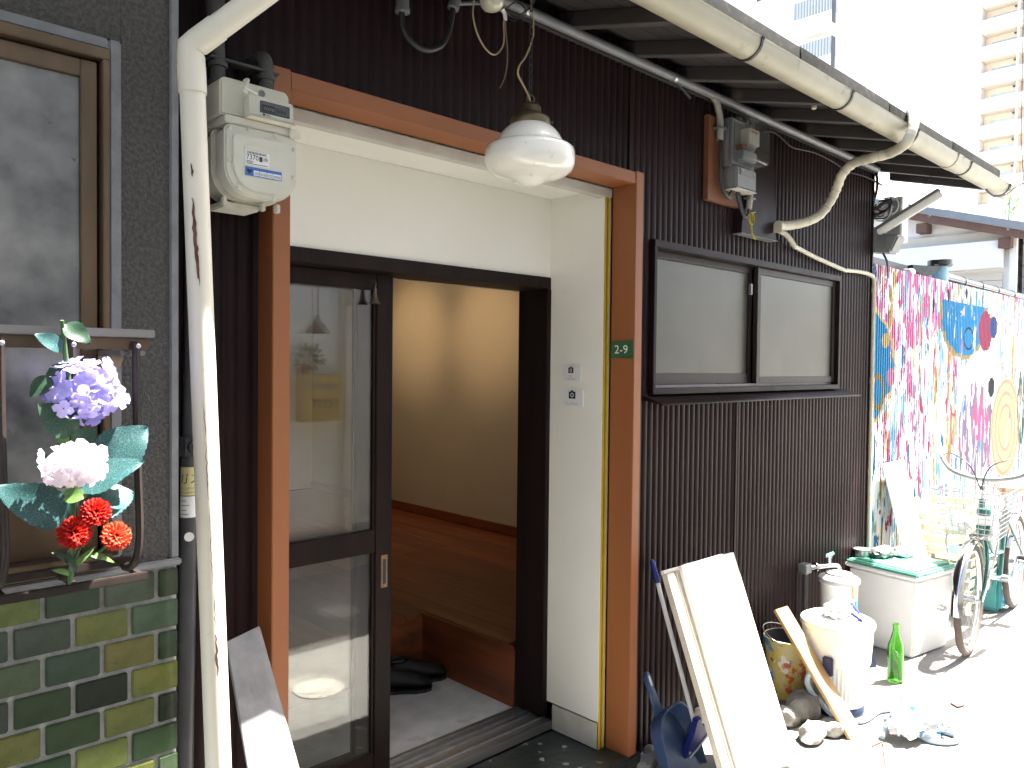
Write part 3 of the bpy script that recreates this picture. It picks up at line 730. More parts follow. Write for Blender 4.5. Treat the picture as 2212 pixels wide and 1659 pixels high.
# window guard rail with curved bars
RY = -.345
RLg = new_empty('window_guard', (-.2, NY, 1.10), 'bronze window guard with silver top rail and curved bars', 'railing')
def rb(name, mat, x0, x1, y0, y1, z0, z1, bev=.0015): return B(name, mat, RLg, x0, x1, y0, y1, z0, z1, bev=bev)
rx0, rx1 = -1.2, .520
rb('top_rail', m_silver, rx0, rx1, RY-.014, RY+.016, 1.541, 1.5555)
rb('rail_web', m_bronze, rx0+.01, rx1-.006, RY-.002, RY+.010, 1.5195, 1.5405)
for x in (.4885, .386, .2835, .181, .0785, -.024, -.1265, -.229, -.33, -.43, -.53, -.63):
    pts = smooth([(x,RY-.010,1.534),(x,RY-.012,1.42),(x+.002,RY-.014,1.30),(x+.004,RY-.016,1.20),(x+.002,RY-.010,1.155),(x-.001,RY+.010,1.132),(x-.002,RY+.045,1.124)],5)
    bar = MB().tube(pts, .0082, 8, flat=.85).build('bar', m_bronzedk, RLg, smooth_=50)
    MB().lathe([(.0038,0),(.0042,.0015),(.002,.003),(.0,.003)], 10, frame_xf((x,RY-.0215,1.526),(0,-1,0))).build('rivet', m_steel, bar)
for y, z, h in ((RY-.030,1.112,.014),(RY+.055,1.124,.014),(NY-.020,1.128,.012)):
    rb('tray_bar', m_bronzedk, rx0, .502, y, y+.010, z, z+h)
for x in (.495, .39, .285, .18, .075, -.03, -.135):
    rb('tray_cross_bar', m_bronzedk, x-.006, x+.006, RY-.019, NY-.021, 1.1145, 1.1225)
rb('wall_arm', m_silver, .470, .512, RY+.012, NY-.002, 1.5095, 1.5185)
mb = MB(); mb.prism([(0,0),(.040,0),(.040,-.006),(.034,-.020),(.022,-.032),(0,-.038)], (.468,NY-.030,1.509), (1,0,0), (0,0,1), -.018); mb.build('wall_bracket', m_tan, RLg, bev=.001)

# ------------------------------------------------------------------ artificial flowers tied to the guard
FY = -.405
def leaf_mb(base, tip, width, nrm, curl=.15, teeth=11, fold=.22):
    base, tip = Vector(base), Vector(tip); ax = tip-base; L_ = ax.length; a = ax.normalized()
    nrm = Vector(nrm); nrm = (nrm-a*nrm.dot(a)).normalized(); s = a.cross(nrm)
    n = teeth*2; vs = []; fs = []
    for i in range(n+1):
        t = i/n
        wv = width*.5*(math.sin(math.pi*min(1,t**.72))**.8)*(1 if i % 2 == 0 else .93)
        c = base+a*(L_*t)+nrm*(-curl*L_*(t-.35)**2)
        for k in (-1,-.5,0,.5,1):
            vs.append(c+s*(wv*k)+nrm*(fold*wv*abs(k)+.04*width*math.sin(t*9+k*2)*abs(k)))
    for i in range(n):
        for k in range(4): fs.append((i*5+k, i*5+k+1, (i+1)*5+k+1, (i+1)*5+k))
    mb = MB(); mb.add(vs, fs)
    return mb
def put_leaf(par, b, t, width, mat, y=FY, dy=-.02, nrm=(0,-1,.35), curl=.15):
    leaf_mb(at(*b, y), at(*t, y+dy), width, nrm, curl).build('leaf', mat, par, smooth_=80)
floret = None
def floret_mesh(mat, nm):
    mb = MB()
    for k in range(4):
        a = k*math.pi/2+.2; c, s = math.cos(a), math.sin(a)
        loc = [(.0008,0,0),(.0065,.0078,.0016),(.0135,.0076,.0032),(.0182,0,.0020),(.0135,-.0076,.0032),(.0065,-.0078,.0016),(.0095,0,-.0006)]
        mb.add([(x*c-y*s, x*s+y*c, z) for x, y, z in loc], [(0,5,6),(0,6,1),(1,6,2),(2,6,3),(3,6,4),(4,6,5)])
    return mb
def hydrangea(par, centre, rx, ry, mat, n, seed):
    r = random.Random(seed)
    core = blob(centre, (rx*.55,rx*.5,ry*.55), seed, .1, 2).build('flower_head', mat, par, smooth_=80)
    ORG[core.name] = ORG[par.name]
    first = None; ga = math.pi*(3-5**.5)
    for i in range(n):
        z = 1-2*(i+.5)/n; rr = math.sqrt(max(0,1-z*z)); th = ga*i
        d = Vector((rr*math.cos(th), rr*math.sin(th), z))
        p = Vector(centre)+Vector((d.x*rx, d.y*rx*.85, d.z*ry))*r.uniform(.78,1.10)
        nz = (d+Vector((r.uniform(-.45,.45), r.uniform(-.45,.45), r.uniform(-.45,.45)))).normalized()
        if first is None:
            o = floret_mesh(mat, 'floret').build('floret', mat, core, smooth_=80, org=(0,0,0)); first = o
        else:
            o = first.copy(); col.objects.link(o); o.parent = core
        o.location = p-ORG[core.name]
        o.rotation_euler = (nz.to_track_quat('Z','Y') @ Matrix.Rotation(r.uniform(0,3.1),3,'Z').to_quaternion()).to_euler()
        sc_ = r.uniform(.9,1.2); o.scale = (sc_,sc_,sc_*r.uniform(.6,2.2))
FL = new_empty('artificial_hydrangea', at(150,1262,FY+.02), 'fabric hydrangea spray with one lilac and one white flower head on the window guard', 'flowers')
hydrangea(FL, at(181,845,FY+.008), .052, .049, m_lilac, 44, 3)
hydrangea(FL, at(158,1004,FY-.055), .042, .029, m_whitepetal, 30, 5)
MB().tube(smooth([at(152,1255,FY+.02),at(160,1180,FY+.02),at(158,1100,FY+.02),at(160,1000,FY+.02),at(158,920,FY+.02),at(148,820,FY+.02),at(138,740,FY+.01),at(134,692,FY)],6), [.0042]*38+[.003]*5, 8).build('stem', m_stem, FL, smooth_=60)
for b, t, wd, mt, dy in (((140,700),(196,741),.034,m_leafgreen,-.02),((137,752),(77,722),.030,m_leafteal,-.02),((110,815),(64,857),.030,m_leafgreen,0),((140,790),(98,812),.02,m_leafgreen,0),
        ((162,935),(84,872),.056,m_leafgreen,-.01),((165,960),(208,925),.034,m_leafgreen,0),((150,945),(118,950),.02,m_leaflight,0),
        ((212,1012),(320,920),.082,m_leafteal,-.01),((168,1056),(308,992),.062,m_leafteal,-.04),((165,1040),(80,985),.055,m_leafteal,0),((175,1092),(292,1062),.085,m_leafteal,.01),
        ((148,1120),(-8,1052),.070,m_leafteal,-.03),((135,1070),(190,1070),.028,m_leaflight,-.02)):
    put_leaf(FL, b, t, wd, mt, FY+.005, dy, (.1,-.75,.75) if t in ((308,992),(292,1062)) else (-.15,-1,.35))
CN = new_empty('artificial_carnations', at(152,1258,FY), 'spray of three red fabric carnations low on the window guard', 'flowers')
def carnation(c, r, seed, mat, face):
    rr = random.Random(seed); X = frame_xf(c, face); mb = MB()
    for ring, (cnt, tilt, ln) in enumerate(((8,.10,1.0),(8,.42,.98),(6,.80,.86),(5,1.18,.66))):
        for k in range(cnt):
            a = 2*math.pi*(k+.5*(ring%2))/cnt+rr.uniform(-.2,.2); L_ = r*ln*rr.uniform(.9,1.08); wd = r*.58
            vs = []; n = 9
            base = (0,0,-.008)
            for j in range(n+1):
                q = (j/n-.5)*2; rad = L_*(1-.10*(j % 2))-abs(q)*r*.12
                x, y, z = rad*math.cos(tilt), q*wd, rad*math.sin(tilt)*.9+(.10*r if j % 2 else -.06*r)
                vs.append((x*math.cos(a)-y*math.sin(a), x*math.sin(a)+y*math.cos(a), z))
                x2 = x*.55; y2 = y*.6; z2 = z*.6+.002*(j % 2)
                vs.append((x2*math.cos(a)-y2*math.sin(a), x2*math.sin(a)+y2*math.cos(a), z2))
            vs.append(base); fs = []
            for j in range(n): fs += [(2*j,2*j+2,2*j+3,2*j+1),(2*j+1,2*j+3,len(vs)-1)]
            mb.add(vs, fs, X)
    o = mb.build('flower_head', mat, CN); 
    MB().lathe([(.004,-.030),(.007,-.022),(.009,-.008),(.010,.0)], 10, X).build('calyx', m_leaflight, CN, smooth_=60)
for (u, v), r, s, mt in (((206,1106),.0245,1,m_redpetal),((161,1150),.0265,2,m_redpetal),((249,1158),.0255,3,m_orangepetal)):
    c = at(u, v, FY-.035); carnation(c, r, s, mt, (.05*(s-2),-1,.35))
    MB().tube(smooth([c+Vector((0,.02,-.01)), (c+Vector((0,.03,-.03)))*.6+at(156,1215,FY)*.4, at(155,1222,FY), at(150,1262,FY)],6), .0024, 7).build('stem', m_stem, CN, smooth_=60)
for b, t, wd in (((152,1215),(118,1192),.012),((160,1240),(150,1190),.012),((190,1195),(252,1212),.011),((160,1225),(205,1180),.010),((152,1240),(118,1230),.011)):
    put_leaf(CN, b, t, wd, m_leaflight if wd < .012 else m_leafgreen, FY-.01, -.01, (0,-1,.6), .5)

# ------------------------------------------------------------------ downpipe in front of the gap between the houses
DP = new_empty('downpipe', (.66,-.35,0), 'cream painted downpipe with peeling paint between the two houses', 'pipe')
PR = .0230
pt = at(414,150,-.35); _b = at(472,1659,-.35)
pb_ = pt+(_b-pt)*(pt.z/(pt.z-_b.z)); Z0 = pt.z
def axis(z): return pt+(pb_-pt)*((Z0-z)/Z0)
MB().tube([axis(2.02), axis(1.4), axis(.8), axis(.003)], [PR*.98,PR,PR*1.04,PR*1.08], 28).build('pipe', m_pipe, DP, smooth_=60)
MB().tube([axis(2.045), axis(1.995)], PR*1.09, 28).build('collar', m_pipe, DP, smooth_=60)
e1 = axis(2.078); up = at(606,-40,-.45)
dirv = (up-e1).normalized()
MB().tube([axis(2.03), axis(2.062), e1+Vector((0,0,.0)), e1+dirv*.016, e1+dirv*.062], PR*1.06, 28).build('elbow', m_pipe, DP, smooth_=60)
MB().tube([e1+dirv*.052, e1+dirv*.45, Vector((.95,GY,2.47)), Vector((.98,GY,2.50))], PR*.99, 28).build('upper_pipe', m_pipe, DP, smooth_=60)
def peel(pts, R=PR):
    # pts: (z, angle left, angle right) on the pipe surface, angle 0 facing the street
    mb = MB(); vs = []; fs = []
    for z, a, b in pts:
        c = axis(z); R_ = R*(1+.08*(2.03-z)/2.03)*.985+.0012
        for k in range(4):
            t = a+(b-a)*k/3; vs.append(c+Vector((math.sin(t)*R_, -math.cos(t)*R_, 0)))
    for i in range(len(pts)-1):
        for k in range(3): fs.append((i*4+k, i*4+k+1, (i+1)*4+k+1, (i+1)*4+k))
    mb.add(vs, fs); mb.build('bare_patch', m_peel, DP)
rp = random.Random(4)
def wob(z0, z1, a0, a1, wd, n):
    out = []
    for i in range(n+1):
        t = i/n; c = a0+(a1-a0)*t; h = wd*(.25+.75*math.sin(math.pi*t))*rp.uniform(.55,1.1)
        c += rp.uniform(-.05,.05); out.append((z0+(z1-z0)*t, c-h, c+h))
    return out
c0 = -.72      # direction toward the viewer's left of the pipe
peel(wob(1.862,1.838,c0+.05,c0+.1,.10,5)); peel(wob(1.800,1.652,c0+.02,c0+.22,.16,16)); peel(wob(1.70,1.64,c0+.28,c0+.30,.07,8))
peel(wob(1.42,1.36,c0+.25,c0+.3,.03,8)); peel(wob(1.35,1.24,c0+.3,c0+.36,.035,14)); peel(wob(1.23,1.08,c0+.38,c0+.42,.03,16))
peel(wob(1.07,1.00,c0+.45,c0+.5,.03,9)); peel(wob(.985,.905,c0+.5,c0+.55,.10,10)); peel(wob(2.028,2.012,.15,.28,.10,3))

# dark gas riser pipe with stickers
GP = new_empty('gas_riser', (.700,-.03,0), 'dark gas riser pipe with yellow and white stickers in the gap', 'pipe')
gx0, gx1 = .708, .690
def gax(z): return Vector((.716+(.694-.716)*(1-z/1.5), -.030, z))
MB().tube([gax(0.002), gax(1.285)], .0185, 18).build('pipe', m_gaspipe, GP, smooth_=60)
MB().tube([gax(1.33), gax(1.90), Vector((.735,-.035,2.02))], .0165, 18).build('pipe', m_gaspipe, GP, smooth_=60)
MB().tube([gax(1.2855), gax(1.329)], .0235, 8).build('union_nut', m_gaspipe, GP)
MB().lathe([(.014,0),(.014,.012),(.009,.014),(.009,.030)], 12, frame_xf(gax(1.308)+Vector((0,-.020,0)),(0,-1,0))).build('valve_plug', m_gaspipe, GP)
def wrap(z0, z1, mat, name, a0=-1.75, a1=.9, R=.0189):
    mb = MB(); vs = []; n = 12
    for i in range(n+1):
        t = a0+(a1-a0)*i/n
        for z in (z0, z1): vs.append(gax(z)+Vector((math.sin(t)*R, -math.cos(t)*R, 0)))
    mb.add(vs, [(2*i,2*i+2,2*i+3,2*i+1) for i in range(n)]); return mb.build(name, mat, GP, smooth_=60)
m_paleyellow = M('pale_yellow_sticker', (.62,.56,.28), (.58,.52,.26), 20, rough=.5)
wrap(1.198,1.262,m_paleyellow,'yellow_sticker'); wrap(1.148,1.196,m_stickerw,'white_sticker')
def wrap_text(s, size, z, a0, mat, R=.0192, squeeze=1.0):
    vs, fs = text_geo(s, size)
    if not vs: return
    x0 = min(v.x for v in vs); mb = MB()
    mb.add([gax(z+v.y)+Vector((math.sin(a0+(v.x-x0)*squeeze/R)*R, -math.cos(a0+(v.x-x0)*squeeze/R)*R, 0)) for v in vs], fs); mb.build('lettering', mat, GP)
wrap_text('ガス管', .026, 1.226, -1.62, m_ink)
for z in (1.206, 1.2155): wrap_text('近くにはガス管', .0055, z-.003, -1.5, m_ink)
for z in (1.185, 1.175, 1.164, 1.155): wrap(z, z+.0016, m_greypipe, 'print_line', -1.4, -.5+.2*math.sin(z*900), .0191)
MB().lathe([(.010,0),(.0105,.0004),(0,.0005)], 18, frame_xf(gax(1.105)+Vector((-.006,-.0182,0)),(-.33,-1,0))).build('round_sticker', m_stickerw, GP)

# ------------------------------------------------------------------ gas meter
GM = new_empty('gas_meter', (.79,-.13,1.83), 'cream gas meter with blue and white labels hung beside the doorway', 'gas meter')
def rounded(x0, x1, z0, z1, rb_, rt, n=8):
    P_ = []
    for cx, cz, r, a0 in ((x1-rb_,z0+rb_,rb_,-90),(x1-rt,z1-rt,rt,0),(x0+rt,z1-rt,rt,90),(x0+rb_,z0+rb_,rb_,180)):
        for k in range(n+1):
            a = math.radians(a0+90*k/n); P_.append((cx+r*math.cos(a), cz+r*math.sin(a)))
    return P_
MF = -.205
def mprism(name, poly, yf, yb, mat, par=None, bev=.003):
    mb = MB(); mb.prism(poly, (0,yb,0), (1,0,0), (0,0,1), yb-yf)     # normal of X x Z is -Y
    return mb.build(name, mat, par or GM, bev=bev, seg=2)
x0, x1 = .716, .882
mprism('front_cover', rounded(x0, x1, 1.852, 2.002, .062, .016), MF, MF+.012, m_meter, bev=.004)
mprism('cover_panel', rounded(x0+.016, x1-.016, 1.866, 1.983, .054, .010), MF-.005, MF+.002, m_meter, bev=.0015)
mprism('lower_body', rounded(x0+.004, x1-.004, 1.856, 1.996, .060, .012), MF+.0125, -.150, m_meter, bev=.003)
mprism('rear_flange', rounded(x0-.004, x1+.004, 1.850, 2.002, .062, .016), -.1495, -.138, m_meter, bev=.003)
mprism('rear_body', rounded(x0+.004, x1-.004, 1.858, 1.996, .058, .012), -.1375, -.060, m_meter, bev=.008)
mprism('name_recess', rounded(x0+.040, x1-.036, 1.900, 1.962, .003, .003, 2), MF-.0058, MF-.0045, m_meter, bev=.0004)
mprism('upper_body', rounded(x0-.006, x1-.014, 2.020, 2.100, .004, .014), MF+.010, -.080, m_meter, bev=.010)
mprism('ledge', rounded(x0+.000, x1+.000, 2.0025, 2.0195, .003, .003, 2), MF+.000, -.075, m_meter, bev=.002)
mprism('ledge_lug', rounded(x1-.022, x1+.006, 1.998, 2.0165, .003, .003, 2), MF-.006, MF-.0005, m_meter, bev=.002)
mprism('register_housing', rounded(x0+.046, x1-.018, 2.020, 2.068, .003, .005, 3), MF-.016, MF+.012, m_meter, bev=.003)
mb = MB(); mb.hexa([(x0+.044,MF-.028,2.0195),(x1-.016,MF-.028,2.0195),(x1-.016,MF-.001,2.0195),(x0+.044,MF-.001,2.0195)], [(x0+.048,MF-.019,2.0275),(x1-.020,MF-.019,2.0275),(x1-.020,MF-.001,2.0275),(x0+.048,MF-.001,2.0275)])
mb.build('register_sill', m_meter, GM, bev=.001)
reg = mprism('register_window', rounded(x0+.072, x1-.029, 2.036, 2.058, .002, .002, 2), MF-.0175, MF-.0155, m_lcd, bev=.0004)
mprism('register_frame', rounded(x0+.070, x1-.027, 2.0345, 2.0595, .002, .002, 2), MF-.0168, MF-.0155, m_ink, bev=0)
dk = MB(); dk.box(x0+.074, x0+.104, MF-.0179, MF-.0176, 2.038, 2.052); dk.build('dial_strip', m_ink, reg)
mb = MB(); add_text(mb, '0070', .010, (x0+.0775,MF-.0182,2.0405), (1,0,0), (0,0,1), .024); mb.build('dial_digits', m_metergrey, reg)
for i in range(3): mb = MB(); mb.box(x0+.1085+i*.0082, x0+.1135+i*.0082, MF-.0179, MF-.0176, 2.040, 2.049); mb.build('dial_digit', m_ink, reg)
mb = MB(); add_text(mb, '♥7370', .0055, (x0+.076,MF-.0164,2.0288), (1,0,0), (0,0,1)); mb.build('lettering', m_ink, GM)
# clip on the register, plug
MB().lathe([(.0055,0),(.0075,.002),(.0075,.004),(.004,.0045),(.004,.003),(0,.003)], 14, frame_xf((x0+.086,MF+.0105,2.083),(0,-1,0))).build('plug', m_metergrey, GM, smooth_=40)
MB().tube(smooth([(x0+.040,MF-.012,2.068),(x0+.036,MF-.020,2.080),(x0+.040,MF-.020,2.093),(x0+.046,MF-.008,2.100),(x0+.048,MF+.01,2.101)],5), .0045, 8, flat=.5).build('seal_clip', m_meter, GM, smooth_=60)
MB().tube(smooth([(x0+.040,MF-.018,2.076),(x0+.050,MF-.024,2.071),(x0+.060,MF-.020,2.070),(x0+.064,MF-.014,2.074)],5), .0038, 8, flat=.6).build('seal_clip', m_stickerw, GM, smooth_=60)
for bx, bz in ((.009,.138),(.052,.144),(.112,.144),(.158,.122),(.009,.072),(.157,.060),(.030,.018),(.045,.008),(.110,.006),(.120,.008)):
    if (bx, bz) in ((.045,.008),(.120,.008)): continue
    MB().lathe([(.0048,0),(.0048,.0025),(.0030,.0045),(.0012,.0045),(.0012,.0035),(0,.0035)], 10, frame_xf((x0+bx,MF+.001,1.852+bz),(0,-1,0))).build('bolt', m_meter, GM, smooth_=40)
# labels
B('number_label', m_stickerw, GM, x0+.042, x0+.097, MF-.0064, MF-.0059, 1.921, 1.951)
lab = MB(); 
for i in range(17): lab.box(x0+.0465+i*.0026, x0+.0465+i*.0026+(.0008+.0009*((i*7) % 3)/2), MF-.0067, MF-.00645, 1.9445, 1.9495)
lab.build('barcode', m_ink, GM)
mb = MB(); add_text(mb, '7370', .0155, (x0+.0445,MF-.0067,1.9325), (1,0,0), (0,0,1), .027); add_text(mb, '(検)', .009, (x0+.083,MF-.0067,1.934), (1,0,0), (0,0,1), .0105)
for k, (a, b) in enumerate(((.0445,.060),(.0445,.058),(.0445,.093))): mb.box(x0+a, x0+b, MF-.0067, MF-.0066, 1.9285-.0028*k, 1.9297-.0028*k)
mb.box(x0+.0735, x0+.0805, MF-.0067, MF-.0066, 1.931, 1.9415); mb.build('lettering', m_ink, GM)
B('blue_label', m_stickerb, GM, x0+.042, x0+.126, MF-.0064, MF-.0059, 1.898, 1.917)
for a, b in ((.061,.0735),(.075,.0905),(.092,.1045),(.106,.1245)):
    B('label_field', m_stickerw, GM, x0+a, x0+b, MF-.0067, MF-.0065, 1.8995, 1.9105)
mb = MB()
for s, a, wd in (('03',.0635,.008),('0430',.076,.0135),('02',.094,.009),('0900',.1075,.0155)): add_text(mb, s, .0085, (x0+a,MF-.00695,1.9012), (1,0,0), (0,0,1), wd)
mb.prism([(0,-.006),(.006,.001),(.0062,.004),(.003,.0055),(0,.0035),(-.003,.0055),(-.0062,.004),(-.006,.001)], (x0+.0515,MF-.0064,1.907), (1,0,0), (0,0,1), .0004)
mb.build('lettering', m_ink, GM)
# foot castings
B('foot_plate', m_meter, GM, x0+.020, x0+.105, -.150, -.075, 1.836, 1.8495, bev=.003)
for xx in (x0+.012, x0+.100, x0+.135): B('lug', m_meter, GM, xx, xx+.010, -.170, -.155, 1.836, 1.8555, bev=.002)
# pipe unions on top
for xx in (x0+.020, x0+.132):
    MB().lathe([(.022,0),(.022,.010),(.017,.012),(.015,.040),(.020,.042),(.020,.052),(.015,.054)], 16, Matrix.Translation((xx,-.125,2.099))).build('pipe_union', m_meterdark, GM, smooth_=40)
MB().tube(smooth([(x0+.132,-.125,2.150),(x0+.132,-.122,2.178),(x0+.133,-.105,2.195),(x0+.133,-.07,2.197),(x0+.133,-.01,2.197)],6), .017, 16).build('outlet_elbow', m_meterdark, GM, smooth_=60)
MB().tube(smooth([(x0+.020,-.125,2.150),(x0+.020,-.122,2.190),(x0+.022,-.110,2.235),(x0+.022,-.09,2.30),(x0+.022,-.06,2.5)],6), .015, 16).build('inlet_pipe', m_meterdark, GM, smooth_=60)
MB().tube([(x0+.054,-.05,2.15),(x0+.054,-.05,2.52)], .013, 14).build('riser_pipe', m_meterdark, GM, smooth_=60)
B('union_bracket', m_meterdark, GM, x0-.002, x0+.158, -.140, -.105, 2.1545, 2.1605, bev=.002)
B('stop_cock', m_meterdark, GM, x0+.058, x0+.095, -.15, -.12, 2.102, 2.112, bev=.003)

# ------------------------------------------------------------------ weathered board leaning on the left
WB_ = new_empty('weathered_board', (.93,-.30,0), 'weathered grey board leaning on the brown wall left of the doorway', 'board')
A, Bq = at(489,1386,-.06), at(561,1351,-.06)
top_l, top_r = Vector((A.x, -.060, A.z)), Vector((Bq.x, -.060, Bq.z))
bl_ = at(536,1659,-.262); br = at(647,1659,-.262)
dl = (bl_-top_l); dr = (br-top_r)
kl = top_l.z/(top_l.z-bl_.z); kr = top_r.z/(top_r.z-br.z)
fl_, fr_ = top_l+dl*kl, top_r+dr*kr
fl_.z = fr_.z = .002
nrm = (top_r-top_l).cross(fl_-top_l).normalized()
if nrm.y > 0: nrm = -nrm
t_ = -nrm*.016
MB().hexa([fl_+t_, fr_+t_, top_r+t_, top_l+t_], [fl_, fr_, top_r, top_l]).build('plank', m_greywood, WB_, bev=.0015)
ax_u = (top_l-fl_).normalized(); ax_s = (fr_-fl_).normalized()
for s, t in ((.80,.93),(.35,.93),(.55,.62),(.60,.52)):
    q = fl_+(top_l-fl_)*t+((fr_-fl_)*(1-t)+(top_r-top_l)*t)*s
    MB().lathe([(.003,0),(.003,.0012),(0,.0014)], 8, frame_xf(q+nrm*.0003, nrm)).build('nail_head', m_ink, WB_)
# ------------------------------------------------------------------ pendant lamp under the eave
LX, LY, LZ = 1.525, -.30, 1.985
PL = new_empty('pendant_lamp', (LX,LY,LZ), 'white opal glass pendant lamp with brass cap hanging before the doorway', 'lamp')
T = Matrix.Translation((LX,LY,LZ))
prof = [(0,.000),(.016,.0015),(.030,.007),(.042,.015),(.055,.021),(.080,.026),(.100,.033),(.1145,.044),(.1215,.058),(.1228,.070),(.1225,.090),(.1195,.100),(.112,.106),(.103,.109),(.0965,.1115),(.0925,.1155),(.089,.122),(.082,.136),(.071,.150),(.058,.161),(.050,.165)]
MB().lathe(prof, 48, T, cap=False).build('glass_shade', m_opal, PL, smooth_=60)
MB().lathe([(.0525,.160),(.055,.163),(.0555,.175),(.052,.184),(.044,.189),(.034,.193),(.030,.199),(.029,.212),(.022,.222),(.012,.226),(.0,.227)], 32, T).build('gallery', m_brass, PL, smooth_=40)
for a in (.4, 2.5, 4.6): MB().tube([(LX+.054*math.cos(a-1.4),LY+.054*math.sin(a-1.4),LZ+.170),(LX+.063*math.cos(a-1.4),LY+.063*math.sin(a-1.4),LZ+.170)], .0032, 8).build('thumb_screw', m_brass, PL)
def torus_link(c, ax, R1, R2, r, name, mat, par):
    X = frame_xf(c, ax, (0,0,1)); pts = [X @ Vector((R2*math.cos(2*math.pi*k/12), R1*math.sin(2*math.pi*k/12), 0)) for k in range(13)]
    MB().tube(pts, r, 6, caps=False).build(name, mat, par, smooth_=60)
torus_link((LX,LY,LZ+.236), (.7,.7,0), .010, .012, .0022, 'ring', m_brass, PL)
zz = LZ+.256; k = 0
hook_z = rz(LY)+.002
while zz < hook_z:
    torus_link((LX,LY,zz), (1,0,0) if k % 2 else (0,1,0), .0055, .0125, .0013, 'chain_link', m_black, PL); zz += .0205; k += 1
MB().tube(smooth([at(1146,222,LY-.004),at(1141,205,LY),at(1127,178,LY-.01),at(1119,160,LY-.01),at(1122,142,LY-.01),at(1134,125,LY),at(1143,105,LY),at(1151,80,LY),at(1152,55,LY),at(1150,32,LY),at(1147,15,LY+.01),at(1150,-12,LY+.03)],6), .0034, 6, flat=.55).build('flex', m_cord, PL, smooth_=60)
# insulator with loose flex
IN = new_empty('cord_insulator', at(1060,10,-.10), 'cream glazed insulator with dangling tan flex under the eave', 'insulator')
c = at(1062,6,-.10)
MB().lathe([(.0,-.024),(.012,-.0235),(.026,-.017),(.034,-.006),(.036,.004),(.033,.012),(.020,.016),(.016,.05),(.016,.11)], 24, frame_xf(c, (.12,.1,1))).build('dome', m_cream, IN, smooth_=60)
MB().tube(smooth([at(1028,-30,-.11),at(1023,10,-.11),at(1022,35,-.11),at(1030,70,-.11),at(1045,100,-.11),at(1062,117,-.11),at(1075,115,-.11),at(1086,100,-.11),at(1089,80,-.11),at(1088,50,-.11),at(1090,40,-.11)],6), .0034, 6, flat=.6).build('flex', m_cord, IN, smooth_=60)
MB().tube(smooth([at(1091,40,-.112),at(1093,70,-.112),at(1096,100,-.112),at(1096,130,-.112),at(1092,160,-.112),at(1086,178,-.112),at(1080,190,-.112)],6), .0026, 6, flat=.7).build('flex', M('dark_tan_flex',(.22,.17,.11),(.18,.13,.08),20,rough=.6), IN, smooth_=60)
MB().tube(smooth([at(1085,20,-.112),at(1090,30,-.112),at(1092,44,-.112)],4), [.009,.007,.006,.006,.006,.006,.006,.005,.005], 8).build('taped_joint', m_stickerw, IN, smooth_=60)
MB().tube(smooth([at(1088,22,-.11),at(1110,38,-.10),at(1130,28,-.12),at(1150,10,-.16),at(1160,-20,-.2)],6), .0028, 6).build('black_wire', m_black, IN, smooth_=60)
MB().tube(smooth([at(1092,20,-.11),at(1115,5,-.10),at(1135,22,-.12),at(1112,45,-.10),at(1098,38,-.1)],6), .0022, 6).build('black_wire', m_black, IN, smooth_=60)
MB().tube([at(985,8,-.06), at(1050,6,-.06)], .006, 8).build('grey_wire', m_greypipe, IN, smooth_=60)
# conduit mouths with hanging black cable
CO = new_empty('cable_conduit', at(868,10,-.06), 'pair of grey conduit ends joined by a hanging black cable above the lintel', 'conduit')
a, b = at(869,28,-.06), at(978,20,-.06)
MB().lathe([(.0195,0),(.0205,.001),(.0205,.012),(.0185,.016),(.0175,.22)], 20, frame_xf(a, (0,0,1))).build('conduit_end', m_greypipe, CO, smooth_=40)
MB().lathe([(.015,0),(.0165,.001),(.0165,.03),(.0145,.036),(.0135,.20)], 20, frame_xf(b, (.35,0,1))).build('conduit_end', m_greypipe, CO, smooth_=40)
MB().tube(smooth([a+Vector((0,0,.03)), at(868,50,-.06), at(880,80,-.065), at(905,103,-.07), at(930,108,-.07), at(955,96,-.065), at(970,65,-.06), at(976,35,-.06), b+Vector((.006,0,.03))],6), .0085, 12).build('cable', m_black, CO, smooth_=60)

